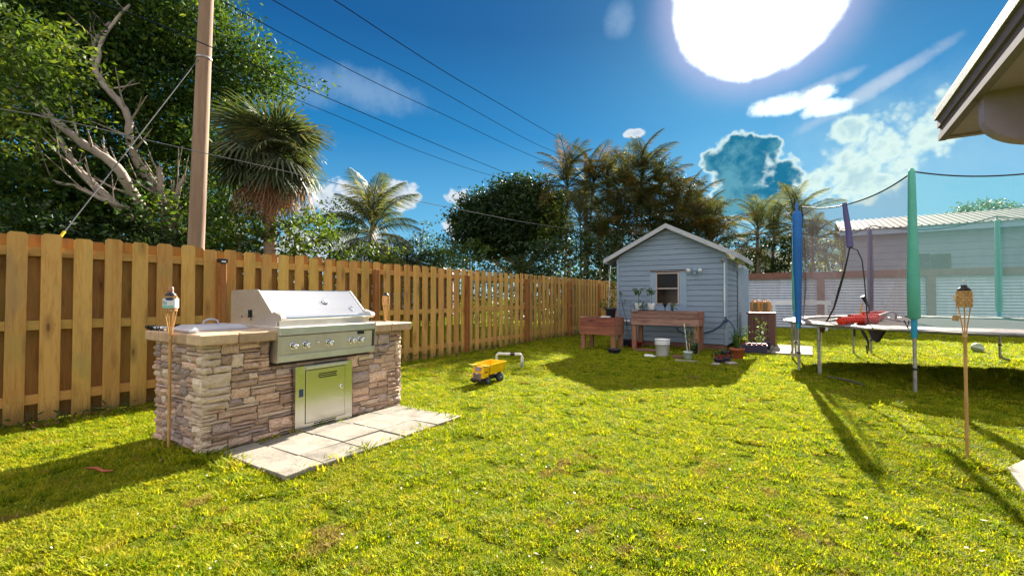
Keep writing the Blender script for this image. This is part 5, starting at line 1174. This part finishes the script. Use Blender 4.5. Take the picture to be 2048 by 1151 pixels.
# ------------------------------------------------------------ trees
def crown_pts(lobes,K,shell=.55):
    C=[]; tot=sum(l[1]*l[2]*l[3] for l in lobes)
    for (c,rx,ry,rz) in lobes:
        n=max(3,int(K*rx*ry*rz/tot))
        v=rng.normal(0,1,(n,3)); v/=np.linalg.norm(v,axis=1)[:,None]; rad=rng.uniform(shell,1,n)[:,None]**.7
        C.append(np.array(c)+v*rad*np.array([rx,ry,rz])*(1+.16*rng.normal(0,1,(n,1))))
    return np.concatenate(C)
def tree(label,base,trunk,lobes,K,n,spread,lsize,m,bark=M_bark,name='tree',cat='tree',group=None,asp=.45):
    o=thing(name,label,cat,base,0,group); b=Vector(base)
    for i,(pts_,rs_) in enumerate(trunk): MB().tube([Vector(p)-b for p in pts_],rs_,10).build('trunk' if i==0 else 'limb',bark,o)
    if len(trunk)>4:
        tw=MB()
        for pts_,rs_ in trunk:
            for q in range(3,len(pts_)-1,2):
                p=Vector(pts_[q])-b; d=Vector((U(-1,1),U(-1,.6),U(.1,1))).normalized(); l=U(.5,1.3); r0=min(rs_[q]*.35,.035)
                m_=p+d*l*.5+Vector((0,0,U(-.08,.12))); tw.tube([p,m_,p+d*l+Vector((0,0,.15))],[r0,r0*.7,r0*.3],6)
                d2=(d+Vector((U(-.7,.7),U(-.7,.7),U(-.2,.6)))).normalized(); tw.tube([m_,m_+d2*l*.55],[r0*.5,r0*.2],5)
        tag(tw.build('twigs',bark,o),kind='stuff')
    C=crown_pts(lobes,K); V,Fq=leaves(C,n,(spread,spread,spread*.5),lsize,asp,.3); V=V-np.array(b)
    np_obj('crown',V,Fq,4,m,o); return o
def smooth_limb(P,rs_):
    P=[Vector(p) for p in P]; out=[];ro=[]; n=len(P)
    for i in range(n-1):
        p0,p1,p2,p3=P[max(i-1,0)],P[i],P[i+1],P[min(i+2,n-1)]
        for q in range(4):
            t=q/4; out.append(.5*((2*p1)+(p2-p0)*t+(2*p0-5*p1+4*p2-p3)*t*t+(3*p1-p0-3*p2+p3)*t**3)+Vector((U(-.02,.02),U(-.02,.02),U(-.02,.02)))); ro.append((rs_[i]*(1-t)+rs_[i+1]*t)*U(.93,1.07))
    out.append(P[-1]); ro.append(rs_[-1]); return out,ro
def w3(px,py,d): return tuple(D(px,py,d))
# big ficus left
fic_l=[]
for (px,py,d,rx,rz) in [(60,60,13,2.2,1.7),(190,40,14,2.0,1.4),(330,60,14.5,2.0,1.3),(430,95,15,1.6,1.1),(500,130,15.5,1.2,.8),(575,160,15.5,1.05,.55),(90,200,12.5,1.6,1.2),(40,330,12,1.9,1.5),(160,330,12.5,1.3,1.2),(20,450,12,1.8,1.2),(300,200,14.5,1.8,1.5),(400,250,15,1.6,1.4),(470,200,15.5,1.1,.9),(330,330,14.5,1.3,1.1),(230,440,12.5,1.5,.8),(330,440,13,1.6,1.0),(120,440,12.5,1.5,1.0),(440,380,14.5,1.2,1.2),(460,460,14,1.2,1.0),(-60,150,12,1.5,2.5),(240,-40,14,2.8,.9),(380,-10,15,1.4,.7)]:
    fic_l.append((w3(px,py,d),rx,rx*1.05,rz))
fb=D(345,594,13.2); fb=(fb.x,fb.y,0)
limbs=[([fb,w3(340,470,13.2),w3(325,400,13.0),w3(290,350,12.9),w3(262,290,12.6),w3(255,230,12.4),w3(225,190,12.3),w3(195,150,12.4),w3(188,90,12.8),w3(220,45,13)],[.36,.30,.20,.15,.13,.11,.10,.085,.06,.04]),
 ([w3(300,455,12.6),w3(258,370,11.6),w3(222,325,11.3),w3(170,290,11.2),w3(120,250,11.2),w3(75,208,11.4),w3(25,178,11.8)],[.20,.15,.13,.12,.11,.10,.06]),
 ([w3(262,440,11.8),w3(205,385,11.3),w3(160,340,11.2),w3(135,305,11.3),w3(120,275,11.5)],[.13,.12,.10,.09,.06]),
 ([w3(265,420,11.8),w3(215,402,11.3),w3(150,372,11.2),w3(90,360,11.3),w3(70,352,11.5)],[.08,.07,.06,.05,.03]),
 ([w3(330,420,13),w3(322,380,12.8),w3(318,335,12.8)],[.14,.12,.10]),
 ([w3(335,455,13),w3(350,430,12.9),w3(350,400,12.9),w3(370,350,13)],[.2,.14,.1,.06]),
 ([w3(190,148,12.4),w3(210,70,12.7),w3(260,10,13)],[.09,.06,.04])]
for (px,py,d,rx,rz) in [(520,175,15,1.0,.6),(450,150,15,1.2,.9),(60,400,12,1.8,1.2),(200,120,14.5,2.2,1.6),(360,150,15,1.8,1.4),(10,30,13,2,1.6),(250,260,15,2.2,1.6),(400,350,15.5,1.8,1.6),(160,400,14.5,2.4,1.6),(320,430,15.5,2.4,1.4)]: fic_l.append((w3(px,py,d),rx,rx*1.05,rz))
ftree=tree('huge dense dark ficus tree with pale forked limbs filling the top left behind the fence',fb,[smooth_limb(a,[x*.78 for x in b_]) for a,b_ in limbs],fic_l,2900,36,.30,.085,M_lf)
V,Fq=leaves(crown_pts([(w3(50,110,9.9),.9,.9,.8),(w3(30,215,9.7),.7,.7,.7),(w3(110,180,10.0),.7,.7,.5),(w3(60,150,9.8),.8,.8,.6),(w3(20,90,9.8),.9,.9,.8),(w3(110,120,10.1),.8,.8,.5),(w3(150,215,10.3),.5,.5,.4),(w3(10,260,9.7),.7,.7,.5)],230),16,(.2,.2,.13),.07); np_obj('sunlit_tone_foliage',V-np.array(fb),Fq,4,M_ly,ftree)  # extra clusters whose yellower leaf colour stands for sunlight on the crown
V,Fq=leaves(crown_pts([(w3(560,150,14.8),.9,.9,.45),(w3(430,70,14.5),1.2,1,.5),(w3(340,40,14),1.2,1,.4)],120),16,(.2,.2,.13),.07); np_obj('sunlit_tone_foliage',V-np.array(fb),Fq,4,M_lg,ftree)  # lighter green clusters, sunlight put into the leaf colour
def bush(px,py,d,rx,rz,label,m,K=70,n=24,name='bush',cat='bush',sp=.18,ls=.07,group=None,lob=1):
    c=D(px,py,d); b=(c.x,c.y,0); lobes=[(tuple(c),rx,rx*.8,rz)]
    if c.z-rz>.3: lobes.append(((c.x,c.y,(c.z-rz)/2+.2),rx*.8,rx*.7,max(.5,(c.z-rz)/2+.3)))
    for i in range(lob): lobes.append(((c.x+U(-.7,.7)*rx,c.y+U(-.5,.5)*rx,c.z+U(-.3,.5)*rz),rx*.55,rx*.5,rz*.6))
    return tree(label,b,[([b,(c.x,c.y,c.z)],[.06,.03])],lobes,K,n,sp,ls,m,M_barkd,name,cat,group)
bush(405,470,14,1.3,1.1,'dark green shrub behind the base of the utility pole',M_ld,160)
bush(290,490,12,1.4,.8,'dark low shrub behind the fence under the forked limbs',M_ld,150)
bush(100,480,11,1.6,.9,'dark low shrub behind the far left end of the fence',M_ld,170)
bush(480,470,12.5,1.2,.9,'bright green leafy shrub behind the fence right of the utility pole',M_lg,150)
bush(590,475,13,1.3,.8,'yellow-green shrub behind the fence right of the cabbage palm trunk',M_ly,140)
bush(660,455,17,1.4,1.0,'loose grey-green shrub between the cabbage palm and the coconut palm',M_lg,120,sp=.24)
bush(770,505,16,1.0,.35,'low light green shrub just above the fence below the coconut palm',M_ly,60)
bush(700,520,15,1.3,.4,'low dark shrub behind the fence left of the coconut palm trunk',M_lg,60)
bush(815,510,19,1.1,.6,'dark bushy shrub behind the fence right of the coconut palm',M_ld,90)
bush(865,520,19,1.0,.5,'mid green shrub behind the fence before the small round tree',M_lg,80)
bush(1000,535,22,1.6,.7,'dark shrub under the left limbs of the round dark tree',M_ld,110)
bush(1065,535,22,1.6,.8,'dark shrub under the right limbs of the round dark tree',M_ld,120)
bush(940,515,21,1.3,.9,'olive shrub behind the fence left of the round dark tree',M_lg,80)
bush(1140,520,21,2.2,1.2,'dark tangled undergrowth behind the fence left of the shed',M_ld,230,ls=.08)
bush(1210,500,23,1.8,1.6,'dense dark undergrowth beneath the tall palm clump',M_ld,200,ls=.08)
tree('small round pale green tree behind the fence left of the round dark tree',(D(885,594,24).x,D(885,594,24).y,0),[([(D(885,594,24).x,D(885,594,24).y,0),w3(885,500,24)],[.1,.06])],[(w3(885,496,24),1.0,1.0,.75),(w3(862,515,24),.8,.8,.6),(w3(912,515,24),.8,.8,.6)],170,15,.22,.075,M_lg,M_barkd)
b=D(843,594,26); tree('thin sparse tree with open wispy branches left of the small round tree',(b.x,b.y,0),[([(b.x,b.y,0),w3(842,500,26),w3(847,455,26)],[.08,.05,.02])],[(w3(838,478,26),.55,.5,.5),(w3(850,452,26),.3,.3,.3)],34,9,.2,.09,M_ld,M_barkd)
rb_=D(1040,594,25); 
tree('large round dark green tree behind the fence left of the palm clump',(rb_.x,rb_.y,0),[([(rb_.x,rb_.y,0),w3(1045,530,25),w3(1035,480,25),w3(1020,430,25)],[.32,.26,.2,.1]),([w3(1045,535,25),w3(1000,505,24.5),w3(970,470,24.5)],[.2,.13,.07]),([w3(1045,540,25),w3(1085,500,24.8),w3(1100,450,25)],[.2,.12,.06]),([w3(1020,545,24.5),w3(985,520,24.2),w3(955,515,24)],[.13,.08,.05])],
 [(w3(1010,430,25),2.2,2.0,1.7),(w3(960,455,24.5),1.6,1.6,1.3),(w3(1040,395,25),1.8,1.6,1.1),(w3(1075,420,25),1.6,1.6,1.4),(w3(990,490,24.5),1.6,1.5,.8),(w3(945,430,24.5),1.1,1.2,1.0),(w3(1100,470,24.6),1.2,1.2,1.3),(w3(1020,460,24.8),2.2,1.8,1.5)],2700,20,.26,.10,M_ld,M_bark)
V,Fq=leaves(crown_pts([(w3(1105,440,23.6),.9,.9,.9),(w3(1090,475,23.4),.8,.8,.7)],130),14,(.2,.2,.15),.08); np_obj('sunlit_tone_foliage',V-np.array((rb_.x,rb_.y,0)),Fq,4,M_ly,bpy.data.objects.get('tree.003') or ftree)  # yellower clusters on the dark crown, a sunlit tone painted into the leaves
c=D(1960,425,45); tree('round dull green tree showing above the ribbed metal roof',(c.x,c.y,0),[([(c.x,c.y,0),(c.x,c.y,c.z)],[.3,.1])],[(w3(1965,425,45),2.6,2,1.0),(w3(1920,436,45),1.6,1.4,.7),(w3(2010,432,45),1.6,1.4,.7),(w3(1870,445,45),2.4,1.4,.35)],360,13,.33,.13,M_lg,M_barkd)

# palms
def fan_frond(seed,dead=False):
    r_=random.Random(seed); V=[];Fq=[]; pet=r_.uniform(.45,.85); nb=24; Rr=r_.uniform(.72,.92)
    mb=MB(); tip=Vector((pet,0,-.05 if not dead else -.1)); mb.tube([(0,0,0),(pet*.5,0,.03),tip],[.016,.012,.010],4,caps=False)
    for i in range(nb):
        a=R(-115)+R(230)*i/(nb-1)+r_.uniform(-.03,.03); L_=Rr*(.72+.28*math.cos(a*.75))*r_.uniform(.88,1.05); d=Vector((math.cos(a)*.85,math.sin(a),-.42-.10*abs(math.sin(a)))); s_=Vector((-math.sin(a),math.cos(a),0)); w=.026
        if dead: w=.012
        dr=.10+.12*r_.random() if not dead else .5
        m_=tip+d*L_*.55; e=tip+d*L_*.9-Vector((0,0,dr*L_)); q=tip+d*L_*(.97 if not dead else .9)-Vector((0,0,dr*L_*1.6))
        mb.add([tip+s_*.004,tip-s_*.004,m_-s_*w,m_+s_*w],[(0,1,2,3)]); mb.add([m_+s_*w,m_-s_*w,e-s_*w*.5,e+s_*w*.5],[(0,1,2,3)]); mb.add([e+s_*w*.5,e-s_*w*.5,q],[(0,1,2)])
    return mb
FAN=[fan_frond(i).mesh('frond',M_sab) for i in range(3)]; FAND=[fan_frond(i+9,True).mesh('dead_frond',M_dead) for i in range(2)]
def frot(az_,el_,roll=0): return (Matrix.Rotation(az_,3,'Z')@Matrix.Rotation(-el_,3,'Y')@Matrix.Rotation(roll,3,'X')).to_euler()
sc_=D(543,330,12.6); sb=D(537,594,12.6)
sp_=thing('cabbage_palm','cabbage palm with round head of fan fronds and brown dead skirt behind the fence','palm tree',(sb.x,sb.y,0))
rel=Vector((sc_.x-sb.x,sc_.y-sb.y,0))
MB().tube([(0,0,0),rel*.4+Vector((0,0,2.2)),rel*.8+Vector((0,0,sc_.z-.75)),rel+Vector((0,0,sc_.z-.2)),rel+Vector((0,0,sc_.z+.15))],[.17,.155,.16,.20,.10],14).build('trunk',M_palmt,sp_)
MB().lathe([(.17,-.9),(.30,-.55),(.42,-.1),(.38,.25),(.15,.5)],rel+Vector((0,0,sc_.z)),12,sm=False).build('leaf_boots',M_barkd,sp_)
for i in range(64):
    el_=R(84)-R(112)*(i/64)**1.0; az_=i*2.39996; inst('frond',FAN[i%3],sp_,rel+Vector((0,0,sc_.z+U(.0,.45))),frot(az_,el_+U(-.12,.12),U(-.5,.5)),(U(.95,1.2),)*3)
for i in range(24):
    el_=R(-8)-R(62)*((i*7%24)/24); az_=i*2.39996+1; inst('dead_frond',FAND[i%2],sp_,rel+Vector((0,0,sc_.z-.15+U(-.2,.1))),frot(az_,el_,U(-.4,.4)),(U(.62,1.1),)*3)
def feather(seed,Lr=2.6,droop=.9,nl=34,lw=.022,ll=.55,m=M_coco,hang=.55,up=.35):
    r_=random.Random(seed); mb=MB(); pts_=[]; n=9
    for i in range(n+1):
        t=i/n; pts_.append(Vector((Lr*t*(1-.12*t),0,up*Lr*t-droop*Lr*.55*t*t)))
    mb.tube(pts_,[.022*(1-.8*i/n)+.003 for i in range(n+1)],4,caps=False)
    for i in range(nl):
        t=.14+.86*i/(nl-1); f_=t*n; j=min(int(f_),n-1); p=pts_[j].lerp(pts_[j+1],f_-j); tan=(pts_[j+1]-pts_[j]).normalized()
        L_=ll*math.sin(math.pi*min(1,.18+.80*t))**.6*r_.uniform(.85,1.1)
        for s_ in(-1,1):
            d=(Vector((0,s_,0))*.8+tan*.65+Vector((0,0,.12))).normalized(); w=tan*lw
            m_=p+d*L_*.5; e=p+d*L_*.88-Vector((0,0,hang*L_*r_.uniform(.7,1.2)))
            mb.add([p-w*.4,p+w*.4,m_+w*.7,m_-w*.7],[(0,1,2,3)]); mb.add([m_-w*.7,m_+w*.7,e],[(0,1,2)])
    return mb.mesh('frond',m)
COC=[feather(i,2.2,.95,36,.026,.62,M_coco,.7) for i in range(3)]; CSC=1.0
def palm(label,base,top,rad,meshes,nf,scale,elr,bark,group=None,name='palm_tree',seed=0,tips=None):
    o=thing(name,label,'palm tree',base,0,group); b=Vector(base); t=Vector(top)-b; r_=random.Random(seed)
    MB().tube([(0,0,0),t*.5+Vector((r_.uniform(-.15,.15),r_.uniform(-.15,.15),0)),t*.92,t],[rad,rad*.85,rad*.8,rad*.5],10).build('trunk',bark,o)
    for i in range(nf):
        e=R(elr[0]+(elr[1]-elr[0])*i/max(1,nf-1)); inst('frond',meshes[i%len(meshes)],o,t+Vector((0,0,-.02*i)),frot(i*2.39996+seed,e+r_.uniform(-.12,.12),r_.uniform(-.3,.3)),(scale*r_.uniform(.85,1.1),)*3)
    return o
cb=D(752,594,17.5)
palm('coconut palm with long drooping feathery fronds behind the fence left of centre',(cb.x,cb.y,0),w3(745,452,17.5),.15,COC,34,1.05,(80,-55),M_palmt,name='coconut_palm')
ARE=[feather(20+i,2.0,1.15,30,.024,.55,M_arl,.45,.45) for i in range(3)]; ARG=[feather(30+i,1.9,1.05,30,.024,.55,M_arg,.35,.45) for i in range(3)]
ar=[(1135,330,24,'leftmost tall areca palm with ragged tips beside the dark pole'),(1185,340,24.5,'areca palm just right of the dark utility pole'),(1215,335,25,'slender areca palm behind the left slope of the shed roof'),(1250,345,24,'areca palm left of the tallest palm in the clump'),(1285,315,24,'tallest areca palm in the clump above the shed roof peak'),(1320,340,25,'areca palm right of the tallest palm in the clump'),(1350,375,24,'areca palm with bronze fronds above the right roof slope of the shed'),(1385,385,25,'areca palm second from the right edge of the clump'),(1412,410,24.5,'rightmost areca palm of the clump with arching fronds'),(1160,400,23.5,'short areca palm low on the left of the clump'),(1235,410,23,'lower areca palm filling the clump left of the shed peak'),(1300,400,23,'lower areca palm filling the clump behind the shed peak'),(1360,440,22.5,'low areca palm just above the right roof slope of the shed'),(1425,455,22.5,'low areca palm at the right end of the shed roof'),(1275,380,23.4,'bushy areca palm directly above the shed roof peak'),(1395,430,23.2,'bushy areca palm above the right eave of the shed'),(1200,450,22.6,'low bushy areca palm beside the left eave of the shed')]
for i,(px,py,d,lb_) in enumerate(ar):
    bb=D(px+U(-14,14),594,d); palm(lb_,(bb.x,bb.y,0),w3(px,py+36,d),.055,ARE if i%6!=3 else ARG,18,U(1.12,1.38),(86,-30),M_areca,'areca palms behind the shed',name='areca_palm',seed=i)
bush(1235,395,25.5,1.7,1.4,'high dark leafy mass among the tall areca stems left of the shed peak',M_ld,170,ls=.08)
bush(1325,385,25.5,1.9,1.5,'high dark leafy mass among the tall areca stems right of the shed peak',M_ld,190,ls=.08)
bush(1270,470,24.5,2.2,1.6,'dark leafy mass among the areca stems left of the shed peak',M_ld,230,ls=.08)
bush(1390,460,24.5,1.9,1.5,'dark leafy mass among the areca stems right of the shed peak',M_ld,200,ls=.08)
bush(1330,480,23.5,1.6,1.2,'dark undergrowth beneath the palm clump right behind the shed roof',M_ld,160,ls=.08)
for i,(px,py,d,sc_2,lb_) in enumerate([(1515,445,22.8,.72,'palm with upright fan of fronds right of the shed roof'),(1590,430,23.2,.85,'palm with tall swept frond just behind the blue trampoline pole'),(1625,470,23,.7,'palm with arching fronds seen through the trampoline net'),(1548,455,24,.75,'grey-green palm between the shed and the blue trampoline pole')]):
    bb=D(px,594,d); palm(lb_,(bb.x,bb.y,0),w3(px,py+12,d),.09,ARG,20,sc_2*1.5,(84,-32),M_barkd,'palms between the shed and the neighbour house',name='palm_tree',seed=40+i)
bush(1530,515,23.5,1.2,1.1,'dark shrub mass below the palms right of the shed',M_ld,150,ls=.08)
bush(1590,510,23.8,1.2,1.1,'dark shrub behind the corrugated fence by the blue trampoline pole',M_ld,130,ls=.08)
bush(1650,505,23.6,1.1,.9,'yellow-green shrub above the corrugated fence left of the neighbour house',M_ly,110,ls=.08)
# houses beyond the fence
h1=D(880,527,30); o=thing('distant_house','small distant house with teal roof just showing above the fence','house',(h1.x,h1.y,0),YAW)
bx('wall',M_brownp,o,(0,2,1.3),(1.6,3.5,2.6)); MB().prism([(-1.0,2.55),(0,3.35),(1.0,2.55)],0,4,lambda u,v,t:(u,t,v)).build('roof',mat('teal_roof',(.12,.25,.25),(.09,.2,.2),rough=.6),o)
h1=D(795,512,34); o=thing('distant_house','pale low house roof behind the coconut palm','house',(h1.x,h1.y,0),YAW)
bx('wall',M_nside,o,(0,4,1.6),(7,6,3.2)); MB().prism([(-4.2,3.15),(0,4.3),(4.2,3.15)],0,8,lambda u,v,t:(u,t,v)).build('roof',M_nroof,o)
h1=D(1500,494,30); o=thing('distant_house','white roofed house glimpsed behind the palms right of the shed','house',(h1.x,h1.y,0),YAW)
bx('wall',M_white,o,(0,4,1.9),(7,6,3.8)); MB().prism([(-4.4,3.75),(0,4.6),(4.4,3.75)],0,8,lambda u,v,t:(u,t,v)).build('roof',M_white,o)
# far belt of trees beyond the yards
C=[]
for i in range(520):
    a=R(U(-130,70)); r=U(60,80); h=U(3,8); C.append((r*math.sin(a),r*math.cos(a),U(.3,1)*h))
V,Fq=leaves(C,26,(1.6,1.6,1.0),.42,.5); tag(np_obj('treeline',V,Fq,4,M_ld),'far low belt of trees on the horizon beyond the yards','trees',kind='stuff')
# litter on the lawn
o=thing('fallen_frond','reddish brown fallen twig lying in the shaded grass left of the island','twig',G(196,940,.02)); MB().tube([(-.14,-.03,0),(-.03,0,.012),(.06,.01,.006),(.13,.05,.012)],[.004,.011,.009,.004],6).build('stem',M_terra,o)
V,Fq=leaves([tuple(G(U(250,2000),U(700,1140),.025)) for i in range(130)],1,(.02,.02,.002),.014,.45,2); tag(np_obj('dry_leaves',V,Fq,4,M_dead),'small dry brown leaves scattered over the lawn','leaves',kind='stuff')
V,Fq=leaves([tuple(G(U(50,1300),U(850,1140),.03)) for i in range(80)],1,(.02,.02,.002),.007,.6,2); tag(np_obj('pale_petals',V,Fq,4,M_white),'tiny pale petals scattered in the near grass','petals',kind='stuff')
